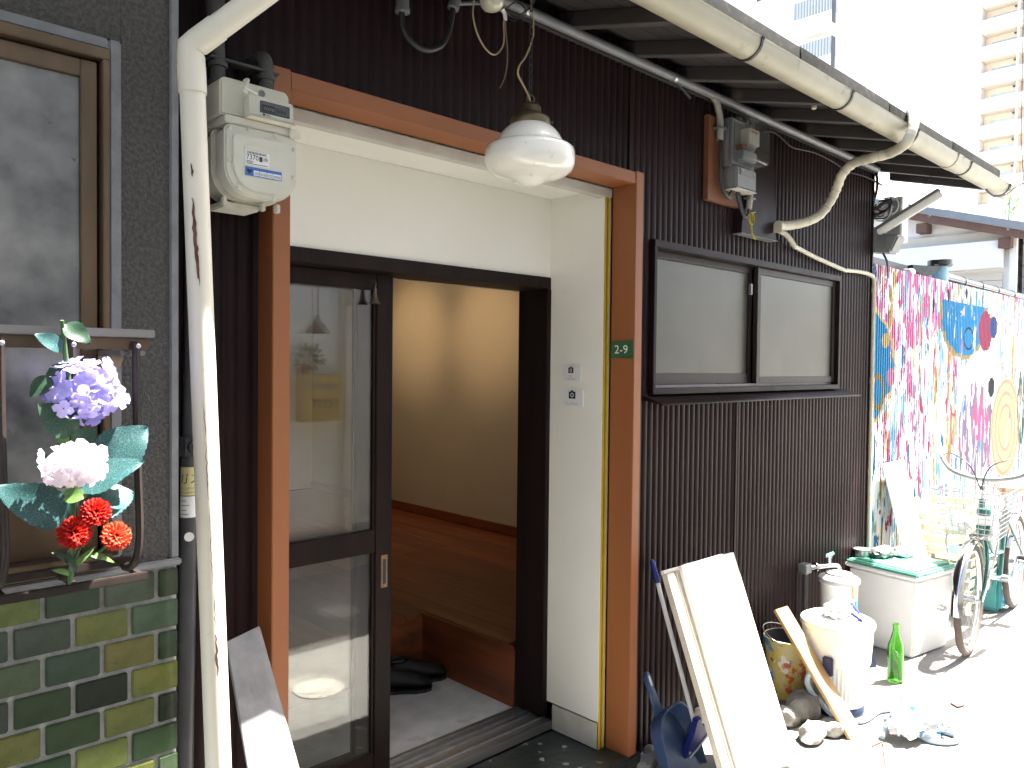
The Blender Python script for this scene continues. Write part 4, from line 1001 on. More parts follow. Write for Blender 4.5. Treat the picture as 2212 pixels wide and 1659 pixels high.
# ------------------------------------------------------------------ number plate and notices
NP = new_empty('house_number_plate', (2.288,-.02,1.53), 'green plate reading 2-9 on the orange door post', 'sign')
pxx = 2.2885
mb = MB(); pts = [(.0265,1.530),(-.0775,1.5275),(-.0788,1.533),(-.0788,1.590),(-.0770,1.593),(.0255,1.5895)]
mb.prism(pts, (pxx,0,0), (0,1,0), (0,0,1), -.0022); mb.build('plate', m_number, NP, bev=.0006)
mb = MB(); add_text(mb, '2-9', .044, (pxx-.0028,.006,1.5455), (0,-1,0), (0,0,1), .060); mb.build('digits', m_numwhite, NP)
def notice(y0, y1, z0, z1, cy, cz, s, label, ok):
    O = new_empty('notice_card', (2.246,(y0+y1)/2,z0), label, 'notice')
    xx = 2.2468
    B('card', m_card, O, xx-.0045, xx, y0, y1, z0, z1, bev=.0006)
    f = xx-.0049
    mb = MB()
    w_, h_ = .0135*s, .0115*s
    mb.add([(f,cy+w_,cz-h_),(f,cy-w_,cz-h_),(f,cy-w_,cz+h_*.85),(f,cy-w_*.45,cz+h_*.85),(f,cy-w_*.30,cz+h_*1.2),(f,cy+w_*.30,cz+h_*1.2),(f,cy+w_*.45,cz+h_*.85),(f,cy+w_,cz+h_*.85)], [(0,1,2,3,4,5,6,7)])
    mb.build('camera_icon', m_ink, O)
    mb = MB(); n = 20; ri, ro = .0040*s, .0065*s
    vs = [(f-.0003, cy+r*math.cos(2*math.pi*k/n), cz-.0008+r*math.sin(2*math.pi*k/n)) for r in (ri,ro) for k in range(n)]
    mb.add(vs, [(k,(k+1)%n,n+(k+1)%n,n+k) for k in range(n)]); mb.build('lens_ring', m_card, O)
    mb = MB()
    if ok: add_text(mb, 'OK', .0105, (f, cy+.0085, z0+.0145), (0,-1,0), (0,0,1), .014)
    ln = ((.0095,.021),(.0065,.024)) if ok else ((.0155,.007),(.0105,.037),(.0065,.025))
    for z, l in ln:
        q = -l
        while q < l:
            d = rnd.uniform(.0015,.0045); mb.add([(f,cy-q,z0+z),(f,cy-min(q+d,l),z0+z),(f,cy-min(q+d,l),z0+z+.0011),(f,cy-q,z0+z+.0011)], [(0,1,2,3)]); q += d+.0012
    mb.build('print', m_metergrey, O)
notice(.1335,.2225,1.4405,1.4985,.181,1.482,.95,'small white card with a camera symbol and OK, upper of two on the reveal', True)
notice(.1195,.2215,1.3445,1.4065,.173,1.388,1.25,'larger white card with a camera symbol, lower of two on the reveal', False)

# ------------------------------------------------------------------ electricity meter
EM = new_empty('electricity_meter', (3.0,-.03,2.2), 'grey electricity meter with clear cover on an orange wooden board', 'electric meter')
B('back_board', m_boardwood, EM, 2.826, 3.135, -.036, -.012, 2.187, 2.535, bev=.002)
B('meter_base', m_metergrey, EM, 2.915, 3.105, -.085, -.0365, 2.335, 2.535, bev=.010)
B('dial_block', m_metergrey, EM, 2.945, 3.06, -.125, -.0855, 2.36, 2.40, bev=.003)
B('dial_face', m_railmetal, EM, 2.985, 3.07, -.130, -.0855, 2.43, 2.495, bev=.002)
B('red_mark', m_redink, EM, 3.0, 3.05, -.1325, -.1305, 2.478, 2.484)
MB().lathe([(.042,0),(.042,.003)], 24, Matrix.Translation((3.01,-.10,2.412))).build('disc', m_steel, EM)
B('copper_terminal', m_boardwood, EM, 2.945, 2.985, -.12, -.0855, 2.405, 2.422)
mb = MB(); mb.box(2.918, 3.098, -.168, -.0855, 2.345, 2.528); cov = mb.build('clear_cover', m_clear, EM, bev=.012, seg=3)
B('cover_rim', m_metergrey, EM, 2.916, 3.100, -.0895, -.0860, 2.343, 2.530, bev=.001)
B('terminal_cover', m_metergrey, EM, 2.935, 3.095, -.105, -.0367, 2.245, 2.3345, bev=.006)
mb = MB(); mb.box(2.955, 3.075, -.110, -.1052, 2.300, 2.330); mb.build('terminal_flap', m_greypipe, EM, bev=.001)
for s in (2.968, 3.062): MB().lathe([(.004,0),(.004,.004),(0,.004)], 10, frame_xf((s,-.110,2.315),(0,-1,0))).build('screw', m_steel, EM)
B('terminal_lip', m_railmetal, EM, 2.937, 3.093, -.107, -.045, 2.2415, 2.2445)
def flex(name, pts, r, par, mat, pitch=.0075):
    p = smooth(pts, 14); L_ = [0]
    for i in range(len(p)-1): L_.append(L_[-1]+(p[i+1]-p[i]).length)
    tot = L_[-1]; n = max(6, int(tot/pitch*4)); out = []; rr = []
    j = 0
    for i in range(n+1):
        d = tot*i/n
        while j < len(L_)-2 and L_[j+1] < d: j += 1
        t = (d-L_[j])/max(1e-6, L_[j+1]-L_[j]); out.append(p[j].lerp(p[j+1], t)); rr.append(r if i % 4 in (0,1) else r*.86)
    MB().tube(out, rr, 12).build(name, mat, par, smooth_=70)
flex('flex_conduit', [(2.815,-.050,2.612),(2.850,-.052,2.590),(2.872,-.055,2.545),(2.880,-.056,2.50),(2.880,-.056,2.435)], .0145, EM, m_flex)
flex('flex_conduit', [(3.098,-.062,2.350),(3.118,-.062,2.325),(3.122,-.062,2.29),(3.120,-.062,2.25),(3.110,-.062,2.185)], .0140, EM, m_flex)
B('saddle_clip', m_greypipe, EM, 2.855, 2.905, -.074, -.0365, 2.478, 2.486, bev=.001)
B('saddle_clip', m_greypipe, EM, 3.092, 3.140, -.079, -.0365, 2.226, 2.234, bev=.001)
for i in range(3):
    o = i*.010
    MB().tube(smooth([(2.875+o*.5,-.058,2.44),(2.874+o*.5,-.060,2.34),(2.880+o,-.060,2.27-o*.2),(2.905+o,-.062,2.222-o*.3),(2.940+o,-.062,2.212-o*.2),(2.958+o,-.064,2.232),(2.962+o,-.064,2.25)],6), .0052, 8).build('black_cable', m_black, EM, smooth_=60)
    MB().tube(smooth([(3.00+o,-.064,2.25),(3.012+o,-.066,2.21),(3.04+o,-.066,2.165-o*.4),(3.075+o*.6,-.064,2.145),(3.108,-.062,2.165),(3.110,-.062,2.19)],6), .0052, 8).build('black_cable', m_black, EM, smooth_=60)
MB().tube(smooth([(3.09,-.085,2.165),(3.070,-.088,2.135),(3.085,-.09,2.110),(3.105,-.09,2.125),(3.100,-.09,2.155),(3.085,-.09,2.162),(3.12,-.088,2.168)],5), .0042, 6, flat=.4).build('yellow_tie', m_tie, EM, smooth_=60)
MB().tube(smooth([(3.092,-.088,2.150),(3.085,-.090,2.105),(3.092,-.092,2.068),(3.118,-.092,2.052)],5), .0045, 6, flat=.35).build('yellow_tie', m_tie, EM, smooth_=60)

# wrapped duct looping out over the gutter
DU = new_empty('wrapped_duct', (3.36,-.08,2.1), 'beige tape-wrapped duct curving from the wall out over the gutter', 'duct')
p = smooth([at(1680,487,-.075),at(1704,487,-.085),at(1742,479,-.115),at(1772,463,-.14),at(1795,432,-.17),at(1808,405,-.20),at(1820,375,-.24),at(1845,352,-.30),at(1880,342,-.39),at(1922,331,-.47),at(1954,312,-.555),at(1969,285,-.578),at(1974,262,-.575),at(1973,248,-.55),at(1970,240,-.515),at(1968,240,-.47)],7)
rr = [.0215+.0012*math.sin(i*1.9)+.0008*math.sin(i*4.3) for i in range(len(p))]
MB().tube(p, rr, 16).build('duct', m_duct, DU, smooth_=60)
for i in range(4, len(p)-8, 5):
    t = (p[i+1]-p[i]).normalized(); MB().tube([p[i]-t*.0012, p[i]+t*.0012], rr[i]+.0010, 16, caps=False).build('tape_edge', m_flex, DU, smooth_=60)
MB().lathe([(.030,0),(.030,.004),(.02,.006)], 4, frame_xf(at(1680,492,-.078),(1,-.1,0))).build('wall_escutcheon', m_duct, DU)
# beige conduit to the corner and down
CD = new_empty('corner_conduit', (4.53,-.03,0), 'thin beige conduit running to the house corner and down it', 'conduit')
q = [at(1682,497,-.055),at(1698,507,-.045),at(1710,522,-.04),at(1716,532,-.035)]
flex('flex_conduit', q, .0125, CD, m_duct, .006)
k = [at(1716,532,-.033),at(1760,555,-.033),at(1800,573,-.033),at(1825,583,-.033),at(1850,586,-.033),at(1872,590,-.033)]
pt2 = smooth(k, 5)+[Vector((4.535,-.033,2.018)), Vector((4.548,-.033,2.005)), Vector((4.551,-.033,1.98)), Vector((4.551,-.033,1.4)), Vector((4.551,-.033,.02))]
MB().tube(pt2, .0105, 12).build('conduit', m_duct, CD, smooth_=60)
for u, v in ((1716,532),(1826,583)): 
    c = at(u, v, -.033); MB().tube([c-Vector((.008,0,-.003)), c+Vector((.008,0,-.003))], .0135, 12).build('clip', m_steel, CD, smooth_=60)
for z in (1.93,1.42,.9): MB().tube([(4.551,-.033,z),(4.551,-.033,z+.03)], .0125, 12).build('coupling', m_duct, CD, smooth_=60)
MB().tube(smooth([at(1646,284,-.02),at(1670,285,-.02),at(1690,300,-.02),at(1712,318,-.02),at(1760,330,-.02),at(1800,350,-.02),at(1830,370,-.02),at(1870,382,-.02),at(1905,400,-.02)],6), .0055, 8).build('thin_cable', m_brownflat, CD, smooth_=60)

# ------------------------------------------------------------------ fittings at the far corner
FLm = new_empty('strip_light', (4.6,-.02,2.29), 'white fluorescent strip light slanting up from the house corner', 'lamp')
a, b = Vector((4.60,-.015,2.292)), Vector((4.60,-.345,2.468))
ax = (b-a).normalized(); X = frame_xf(a, ax, (1,0,0)); Ln = (b-a).length
mb = MB(); mb.box(-.022,.022,-.012,.004,0,Ln,X); mb.build('housing', m_greypipe, FLm, bev=.003)
mb = MB(); mb.box(-.024,.024,-.055,-.0125,.004,Ln-.004,X)
# the lamp side faces down
X2 = X
mb = MB(); pr = [(-.022,0),(.022,0),(.016,.028),(.008,.036),(-.008,.036),(-.016,.028)]
yv = X.to_3x3() @ Vector((0,1,0)); xv = X.to_3x3() @ Vector((1,0,0))
sgn = -1 if yv.z > 0 else 1
mb.prism([(p_[0], sgn*(p_[1]+.005)+(0 if sgn > 0 else -.008)) for p_ in pr], a+ax*.004, xv, yv, Ln-.008); mb.build('diffuser', m_whiteplastic, FLm, bev=.003)
B('wall_mount', m_metergrey, FLm, 4.575, 4.612, -.03, .012, 2.16, 2.30, bev=.004)
SB = new_empty('control_box', (4.62,-.06,2.15), 'dark grey rounded control box at the far house corner', 'box')
mb = MB(); mb.hexa([(4.585,.020,2.165),(4.585,-.105,2.150),(4.70,-.105,2.150),(4.70,.020,2.165)], [(4.585,.022,2.28),(4.585,-.150,2.245),(4.70,-.150,2.245),(4.70,.022,2.28)])
mb.build('case', m_metergrey, SB, bev=.010)
mb = MB(); mb.box(4.580, 4.5845, -.085, -.01, 2.175, 2.235); mb.build('front_plate', m_greypipe, SB, bev=.001)
MB().tube(smooth([(4.60,-.06,2.152),(4.61,-.08,2.10),(4.70,-.05,2.05),(4.85,.0,2.045)],6), .006, 8).build('lead', m_black, SB, smooth_=60)
WC = new_empty('coiled_cables', (4.60,-.02,2.4), 'coil of black and white cables tied at the far house corner', 'cable')
rc = random.Random(9)
for i in range(7):
    c = Vector((4.60+rc.uniform(-.01,.03), -.03-rc.uniform(0,.05), 2.41+rc.uniform(-.03,.03))); R1 = rc.uniform(.035,.07)
    X = frame_xf(c, (1,rc.uniform(-.4,.4),rc.uniform(-.5,.5)), (0,0,1))
    pts = [X @ Vector((R1*.8*math.cos(2*math.pi*k/16), R1*math.sin(2*math.pi*k/16), .006*math.sin(k))) for k in range(15)]
    MB().tube(smooth(pts,2), .004, 7).build('loop', m_black if i % 3 else m_whiteplastic, WC, smooth_=60)
MB().tube([(4.595,.0,2.40),(4.6,-.10,2.452)], .010, 8).build('stub', m_black, WC); MB().tube([(4.595,.01,2.36),(4.6,-.11,2.405)], .009, 8).build('stub', m_black, WC)
MB().tube(smooth([(4.60,-.0,2.45),(4.59,-.02,2.50),(4.575,-.03,2.56),(4.57,-.02,2.62)],5), .008, 8).build('riser', m_brownflat, WC)
JB = new_empty('white_cabinet', (4.75,.03,2.2), 'small white cabinet with grey panel behind the far house corner', 'cabinet')
B('case', m_whiteplastic, JB, 4.80, 4.90, -.085, .02, 2.24, 2.50, bev=.004)
B('panel', m_siding2, JB, 4.7975, 4.7998, -.075, -.005, 2.26, 2.48)
# hanging wire hook at the eave end
HW = new_empty('wire_hook', (4.95,-.35,2.5), 'bent rusty wire hanging from the eave end', 'wire')
MB().tube(smooth([at(2011,362,-.30),at(2010,380,-.30),at(2003,395,-.30),at(1994,408,-.30)],5), .0022, 6).build('wire', m_black, HW)
KN = new_empty('knob_insulator', at(1759,230,-.30), 'small pale knob insulator hanging under the dark eave', 'insulator')
MB().lathe([(0,0),(.010,.002),(.013,.010),(.009,.018),(.013,.026),(.008,.034),(.003,.036),(.003,.062)], 12, frame_xf(at(1758,236,-.30),(.15,0,1))).build('knob', m_cream, KN, smooth_=50)
OL = new_empty('overhead_cable', (5.2,GY,2.5), 'black cable looping off the gutter end out of view', 'cable')
MB().tube(smooth([at(2130,410,-.50),at(2150,425,-.52),at(2175,418,-.55),at(2195,402,-.58),at(2230,388,-.62),at(2330,360,-.75)],6), .0052, 8).build('cable', m_black, OL, smooth_=60)
# ------------------------------------------------------------------ things leaning on and standing by the wall
def lean_board(par, name, x0, x1, ytop, ztop, ybot, mat, th=.018, skew=0.0, lift=0.0, zt2=None):
    a, b = Vector((x0,ytop,ztop)), Vector((x1,ytop,zt2 if zt2 else ztop))
    c, d = Vector((x0+skew,ybot,.002+lift)), Vector((x1+skew,ybot,.002+lift))
    n = (b-a).cross(c-a).normalized()
    if n.y > 0: n = -n
    t = -n*th
    mb = MB(); mb.hexa([c+t,d+t,b+t,a+t],[c,d,b,a]); return mb.build(name, mat, par, bev=.0012)
def bd(name, label, x0, x1, yt, zt, yb, mat, th=.018, skew=0.0, zt2=None):
    O = new_empty(name, ((x0+x1)/2+skew, yb, 0), label, 'board', 'boards stacked against the wall')
    lean_board(O, 'plank', x0, x1, yt, zt, yb, mat, th, skew, 0, zt2)
YT, BYB = -.215, -.455
def B3(x, y): return (1334+.397*x, 1091.5+.397*y)
def bx_(x, y, d=0.0): return at(*B3(x, y), YT+d)
sl = bx_(345,328); el = at(*B3(622,1430), -.40)
skw = (el.x-sl.x)/(sl.z-el.z)*sl.z
def stack(name, label, pl, pr, d, mat, th, dz=0.0):
    a, b = bx_(*pl, d), bx_(*pr, d)
    bd(name, label, a.x, b.x, YT+d, a.z-dz, BYB+d, mat, th, skw, b.z-dz)
stack('white_board', 'wide white painted board in front of the leaning stack', (350,330), (572,264), 0, m_whiteboard, .018)
stack('white_board', 'white painted board showing at the right edge of the leaning stack', (375,318), (632,255), .020, m_whiteboard, .018)
stack('bare_batten', 'pale bare batten at the left edge of the leaning stack', (268,368), (308,356), .012, m_batten, .024, .004)
stack('bare_batten', 'pale bare batten between the left batten and the white boards', (316,354), (348,344), .014, m_batten, .024, .004)
stack('white_board', 'narrow white board behind the two battens', (250,357), (400,315), .042, m_whiteboard, .014)

BR = new_empty('broom', (2.52,-.2,0), 'broom with white stick, royal blue grip and blue head', 'broom')
s0, s1 = Vector((2.496,-.022,.752)), Vector((2.526,-.205,.165))
MB().tube([s0+(s1-s0)*.13, s1], .0085, 12).build('stick', m_stick, BR, smooth_=60)
MB().tube([s0, s0+(s1-s0)*.02, s0+(s1-s0)*.10, s0+(s1-s0)*.145], [.006,.0105,.0115,.0105], 12).build('grip', m_royal, BR, smooth_=60)
hd = [(-.018,.030),(.014,.028),(.030,-.005),(.050,-.018),(.112,-.045),(.108,-.064),(.030,-.115),(-.045,-.150),(-.060,-.145),(-.056,-.125),(-.020,-.035)]
mb = MB(); mb.prism(hd, Vector((2.530,-.200,.165)), (1,0,0), Vector((0,-.22,1)).normalized(), .022); mb.build('head', m_royal, BR, bev=.004)
mb = MB(); mb.prism([(.112,-.050),(.108,-.066),(.030,-.118),(-.045,-.153),(-.050,-.150),(.028,-.108)], Vector((2.530,-.223,.165)), (1,0,0), Vector((0,-.22,1)).normalized(), .003); mb.build('bristle_edge', m_stickerw, BR)
for q in ((.092,-.048),(-.020,-.112)):
    c = Vector((2.530,-.222,.165))+Vector((1,0,0))*q[0]+Vector((0,-.22,1)).normalized()*q[1]
    MB().lathe([(.006,0),(.006,.002),(0,.003)], 10, frame_xf(c, (0,-1,-.2))).build('rivet', m_stickerw, BR)

DPn = new_empty('dustpan', (2.47,-.2,0), 'worn blue plastic dustpan leaning handle up by the orange post', 'dustpan')
o = Vector((2.425,-.110,.208)); vv = Vector((.035,-.125,-.235)).normalized(); uu = Vector((.965,.10,.0)); uu = (uu-vv*uu.dot(vv)).normalized(); nn = uu.cross(vv)
if nn.y > 0: nn = -nn
def pp(a, b, c): return o+uu*(a*1.12)+vv*b+nn*c
out = [(-.118,.30),(-.108,.10),(-.094,.045),(-.070,.014),(-.030,0),(.030,0),(.070,.014),(.094,.045),(.108,.10),(.118,.30)]
hgt = [0.004,.052,.060,.064,.066,.066,.064,.060,.052,.004]
vs = []; fs = []; n = len(out)
for (a, b), h in zip(out, hgt):
    k = .86
    vs += [pp(a*k, .015+b*.95, .0), pp(a, b, h), pp(a*1.05, b-.006, h), pp(a*.93, b-.004+.012, -.004)]
for i in range(n-1):
    for j in range(3): fs.append((i*4+j, i*4+j+1, (i+1)*4+j+1, (i+1)*4+j))
fs.append(tuple(i*4 for i in range(n))); fs.append(tuple(i*4+3 for i in range(n))[::-1])
mb = MB(); mb.add(vs, fs); mb.build('pan', m_blue, DPn, smooth_=50)
mb = MB()
ho = [(-.026,.004),(.026,.004),(.020,-.03),(.016,-.085),(.019,-.125),(.012,-.142),(0,-.147),(-.012,-.142),(-.019,-.125),(-.016,-.085),(-.020,-.03)]
mb.prism(ho, pp(-.022,0,.030), (uu*1.0), (vv*1.0-uu*.22), .018); mb.build('handle', m_blue, DPn, bev=.004)
mb = MB(); c = pp(-.022,0,.030)
nz = uu.cross(vv-uu*.22).normalized()
for sg in (1,-1):
    mb.prism([(.006*math.cos(t*math.pi/8), -.112+.020*math.sin(t*math.pi/8)) for t in range(16)], c+nz*(.0185 if sg > 0 else -.0005), uu, vv-uu*.22, .0004*sg)
mb.build('hang_hole', m_stickerw, DPn)

# stones
def stone(u, v, r, label, seed, z=0):
    c = gr(u, v, 0); c.z = r[2]*.72
    O = blob(c, r, seed, .35, 3, 1.4, flatten=-r[2]*.7).build('stone', m_stone, None, smooth_=55, org=(c.x,c.y,0))
    tag(O, label, 'stone', 'stones by the wall'); return O
def B3(x, y): return (1334+.397*x, 1091.5+.397*y)
stone(*B3(150,1425), (.052,.04,.026), 'flat grey stone at the foot of the orange post', 1)
stone(*B3(185,1375), (.030,.03,.025), 'small tan stone behind the flat stone by the dustpan', 2)
stone(*B3(450,1130), (.045,.04,.040), 'tan stone tucked behind the leaning boards', 3)
stone(*B3(440,1185), (.060,.05,.035), 'pale stone beside the broom head', 4)
stone(*B3(1010,1150), (.105,.075,.070), 'large pale angular stone in front of the grey bin', 5)
stone(*B3(930,1190), (.060,.05,.045), 'sunlit stone against the right edge of the white boards', 6)
stone(*B3(1165,1245), (.052,.045,.038), 'rounded sunlit stone near the foot of the wood strip', 7)
stone(*B3(1060,1275), (.070,.05,.042), 'low sunlit stone nearest the street', 8)
stone(*B3(880,1428), (.040,.03,.020), 'small pebble in the bright foreground', 9)

# paint-splashed bucket
def splash():
    m, N, L, P = nodes('paint_splashed_bucket')
    tc = N.new('ShaderNodeTexCoord')
    c = mixc(N, L, ramp(N, L, ntex(N, L, 14, 3), .45, .52), (.62,.45,.10), (.60,.50,.22))
    c = mixc(N, L, ramp(N, L, ntex(N, L, 11, 3, off=(4,1,2)), .60, .63), c, (.55,.10,.05))
    c = mixc(N, L, ramp(N, L, ntex(N, L, 9, 3, off=(1,6,2)), .58, .62), c, (.10,.32,.52))
    c = mixc(N, L, ramp(N, L, ntex(N, L, 26, 4, off=(2,3,8)), .63, .65), c, (.02,.02,.025))
    c = mixc(N, L, ramp(N, L, ntex(N, L, 16, 2, off=(9,3,3)), .64, .66), c, (.75,.74,.70))
    L.new(c, P.inputs['Base Color']); P.inputs['Roughness'].default_value = .45; return m
BK = new_empty('paint_bucket', (3.40,-.14,0), 'yellow paint-splashed bucket behind the white boards', 'bucket')
T = Matrix.Translation((3.40,-.14,.002))
MB().lathe([(.0,.0),(.082,.0),(.084,.004),(.108,.262),(.113,.264),(.113,.272),(.106,.272)], 32, T, cap=False).build('shell', splash(), BK, smooth_=40)
MB().lathe([(.1055,.2715),(.080,.012),(.0,.010)], 32, T, cap=False).build('inside', m_gaspipe, BK, smooth_=40)
MB().tube(smooth([(3.295,-.16,.255),(3.30,-.09,.285),(3.36,-.03,.300),(3.44,-.03,.300),(3.50,-.09,.280),(3.508,-.12,.255)],6), .003, 7).build('wire_handle', m_steel, BK, smooth_=60)
# white ribbed bin
GX, GYY = 3.435, -.345
GB = new_empty('ribbed_bin', (GX,GYY,0), 'white ribbed plastic bin with domed lid behind the wood strip', 'bin')
T = Matrix.Translation((GX,GYY,.002)); mb = MB(); n = 96
vs = []; fs = []
for r, z in ((.112,.034),(.122,.12),(.130,.215)):
    for k in range(n):
        rr = r+(.0030 if k % 2 else 0); vs.append((rr*math.cos(2*math.pi*k/n), rr*math.sin(2*math.pi*k/n), z))
for i in range(2):
    for k in range(n): fs.append((i*n+k, i*n+(k+1)%n, (i+1)*n+(k+1)%n, (i+1)*n+k))
mb.add(vs, fs, T); mb.build('ribbed_wall', m_whiteplastic, GB, smooth_=20)
MB().lathe([(0,0),(.116,0),(.118,.03),(.115,.036)], 40, T).build('base', m_navy, GB, smooth_=40)
MB().lathe([(.134,.2145),(.138,.218),(.144,.30),(.148,.375)], 48, T, cap=False).build('upper_band', m_whiteplastic, GB, smooth_=40)
MB().lathe([(.152,.366),(.155,.372),(.155,.388),(.150,.394),(.138,.396),(.134,.402),(.06,.409),(0,.410)], 48, T).build('lid', m_whiteplastic, GB, smooth_=40)
mb = MB(); mb.box(GX-.158,GX-.142,GYY-.05,GYY-.005,.19,.27); mb.build('clasp', m_navy, GB, bev=.005)
bgc = Vector((3.43,-.35,.438))
tag(blob(bgc, (.070,.055,.034), 21, .2, 3, 1.6, .35).build('white_wrapper', m_bag, None, smooth_=45, org=(bgc.x,bgc.y,.412)), 'crumpled white wrapper lying on the ribbed bin lid', 'wrapper')
PN = new_empty('blue_peg', (3.45,-.40,.41), 'small royal blue plastic peg on the ribbed bin lid', 'peg')
MB().tube([(3.435,-.455,.412),(3.442,-.395,.436),(3.446,-.36,.450)], [.009,.010,.006], 8).build('peg_body', m_royal, PN, bev=.001)
MB().tube([(3.51,-.41,.416),(3.515,-.37,.452)], [.006,.008], 8).build('peg_jaw', m_royal, PN)
# honey coloured wood strip
WS = new_empty('wood_strip', (3.30,-.50,0), 'honey coloured wood strip leaning in front of the ribbed bin', 'board')
a0, a1 = at(*B3(860,568),-.19), at(*B3(925,546),-.19)
g0, g1 = gr(*B3(1290,1180)), gr(*B3(1332,1237)); g0.z = g1.z = .003
g0 = g1+(a0-a1)*1.0; g0.z = .003
nrm = (a1-a0).cross(g0-a0).normalized(); nrm = -nrm if nrm.y > 0 else nrm
MB().hexa([g0-nrm*.014,g1-nrm*.014,a1-nrm*.014,a0-nrm*.014],[g0,g1,a1,a0]).build('strip', m_brownwood, WS, bev=.0015)
# jug with lid, tap
JG = new_empty('lidded_jug', (3.78,-.20,0), 'tall off-white lidded jug standing under the water tap', 'jug')
T = Matrix.Translation((3.78,-.20,.002))
MB().lathe([(0,0),(.072,0),(.074,.01),(.084,.46),(.088,.462)], 32, T).build('body', m_whiteplastic, JG, smooth_=40)
MB().lathe([(.092,.4625),(.096,.466),(.096,.480),(.090,.488),(.060,.500),(.058,.508),(0,.512)], 32, T).build('lid', m_greyplastic, JG, smooth_=40)
B('spout', m_creamcrate, JG, 3.735, 3.765, -.30, -.285, .405, .47, bev=.004); B('blue_label', m_printblue, JG, 3.738, 3.764, -.300, -.2955, .33, .40)
TP = new_empty('water_tap', (3.765,-.03,0), 'chrome water tap on a dark standpipe against the corrugated wall', 'tap')
MB().tube([(3.765,-.040,.003),(3.765,-.040,.49)], .0125, 14).build('standpipe', m_gaspipe, TP, smooth_=60)
B('wall_bracket', m_steel, TP, 3.735, 3.795, -.058, -.012, .478, .525, bev=.003)
MB().tube(smooth([(3.79,-.05,.503),(3.85,-.085,.506),(3.90,-.105,.506),(3.945,-.12,.498),(3.96,-.125,.475)],6), .013, 14).build('spout', m_chrome, TP, smooth_=60)
MB().lathe([(.024,0),(.024,.006),(.016,.010)], 20, frame_xf((3.815,-.063,.504),(1,-.55,0))).build('escutcheon', m_chrome, TP, smooth_=40)
MB().lathe([(.010,0),(.010,.03),(.014,.033),(.014,.040)], 14, Matrix.Translation((3.895,-.10,.512))).build('stem', m_chrome, TP, smooth_=40)
B('cross_handle', m_chrome, TP, 3.850, 3.940, -.108, -.092, .552, .572, bev=.005)
# big container with green lid
BB = new_empty('storage_bin', (4.47,-.24,0), 'large white container with a pale green lid by the house corner', 'bin')
e1, e2 = Vector((.985,-.17,0)), Vector((.17,.985,0)); f0 = Vector((4.25,-.40,0))
def q4(ins, z, wd=.415, dp=.40): 
    return [f0+e1*ins+e2*ins+Vector((0,0,z)), f0+e1*(wd-ins)+e2*ins+Vector((0,0,z)), f0+e1*(wd-ins)+e2*(dp-ins)+Vector((0,0,z)), f0+e1*ins+e2*(dp-ins)+Vector((0,0,z))]
MB().hexa(q4(.040,.003), q4(.010,.415)).build('tub', m_foam, BB, bev=.012, seg=3)
MB().hexa(q4(-.004,.4155), q4(-.006,.437)).build('rim', m_foam, BB, bev=.006)
MB().hexa(q4(-.002,.4375), q4(.004,.456)).build('lid', m_greenlid, BB, bev=.006)
MB().hexa(q4(.030,.4565), q4(.036,.464)).build('lid_panel', m_greenlid, BB, bev=.003)
c = f0+e1*.25+e2*.02+Vector((0,0,.25))
MB().tube(smooth([c+Vector((-.04,-.006,.0)),c+Vector((-.03,-.03,-.01)),c+Vector((.02,-.03,-.01)),c+Vector((.03,-.006,0))],5), .006, 8).build('handle', m_greyplastic, BB, smooth_=60)
for nm, off, r, sd, lb_, mt in (('foil_parcel',(.18,.30),(.085,.055,.030),31,'crumpled foil parcel on the green lid nearest the wall',m_steel),('foil_parcel',(.30,.24),(.075,.05,.028),32,'crumpled foil parcel on the green lid nearer the bicycle',m_bag)):
    c = f0+e1*off[0]+e2*off[1]+Vector((0,0,.490)); tag(blob(c, r, sd, .25, 3, 1.8, .35).build(nm, mt, None, smooth_=40, org=(c.x,c.y,.464)), lb_, 'parcel')
TN = new_empty('shallow_tin', (4.47,-.04,.465), 'shallow round tin on the back of the green lid', 'tin')
MB().lathe([(0,0),(.045,0),(.047,.002),(.047,.030),(.049,.032),(.049,.035),(.044,.035)], 24, Matrix.Translation((4.42,-.055,.4655))).build('tin_wall', m_steel, TN, smooth_=40)
MB().lathe([(.0438,.0345),(.0438,.006),(0,.005)], 24, Matrix.Translation((4.42,-.055,.4655)), cap=False).build('tin_inside', m_greyplastic, TN, smooth_=40)
# green bottle
bc = Vector((3.93,-.415,.002))
BT = new_empty('green_bottle', bc, 'tall green glass bottle standing before the white container', 'bottle')
MB().lathe([(0,.0),(.034,.0),(.037,.004),(.037,.150),(.034,.175),(.024,.205),(.0155,.235),(.0135,.262),(.0155,.264),(.0155,.276),(.0135,.280),(.012,.280),(.0105,.262),(.013,.235),(.021,.205),(.031,.174),(.0335,.150),(.0335,.008),(0,.006)], 32, Matrix.Translation(bc)).build('glass', m_bottle, BT, smooth_=50)
# hoses
HS = new_empty('garden_hose', (3.4,-.6,0), 'pale blue hose looping on the ground around the ribbed bin', 'hose')
hz = .0125
hp = [gr(*B3(1085,905),.22),gr(*B3(1050,910),.21),gr(*B3(1032,955),.17),gr(*B3(1050,1010),.12),gr(*B3(1105,1075),.075),gr(*B3(1170,1140),.03),gr(*B3(1250,1170),hz),gr(*B3(1340,1170),hz),gr(*B3(1420,1120),hz),gr(*B3(1500,1110),hz)]
MB().tube(smooth(hp,6), .0115, 12).build('hose', m_hose, HS, smooth_=60)
hp = [gr(*B3(1440,1262),hz),gr(*B3(1455,1215),hz+.02),gr(*B3(1480,1185),hz+.05),gr(*B3(1520,1165),hz+.05),gr(*B3(1545,1180),hz+.02),gr(*B3(1600,1230),hz),gr(*B3(1690,1275),hz),gr(*B3(1780,1290),hz),gr(*B3(1845,1280),hz),gr(*B3(1835,1250),hz),gr(*B3(1760,1225),hz)]
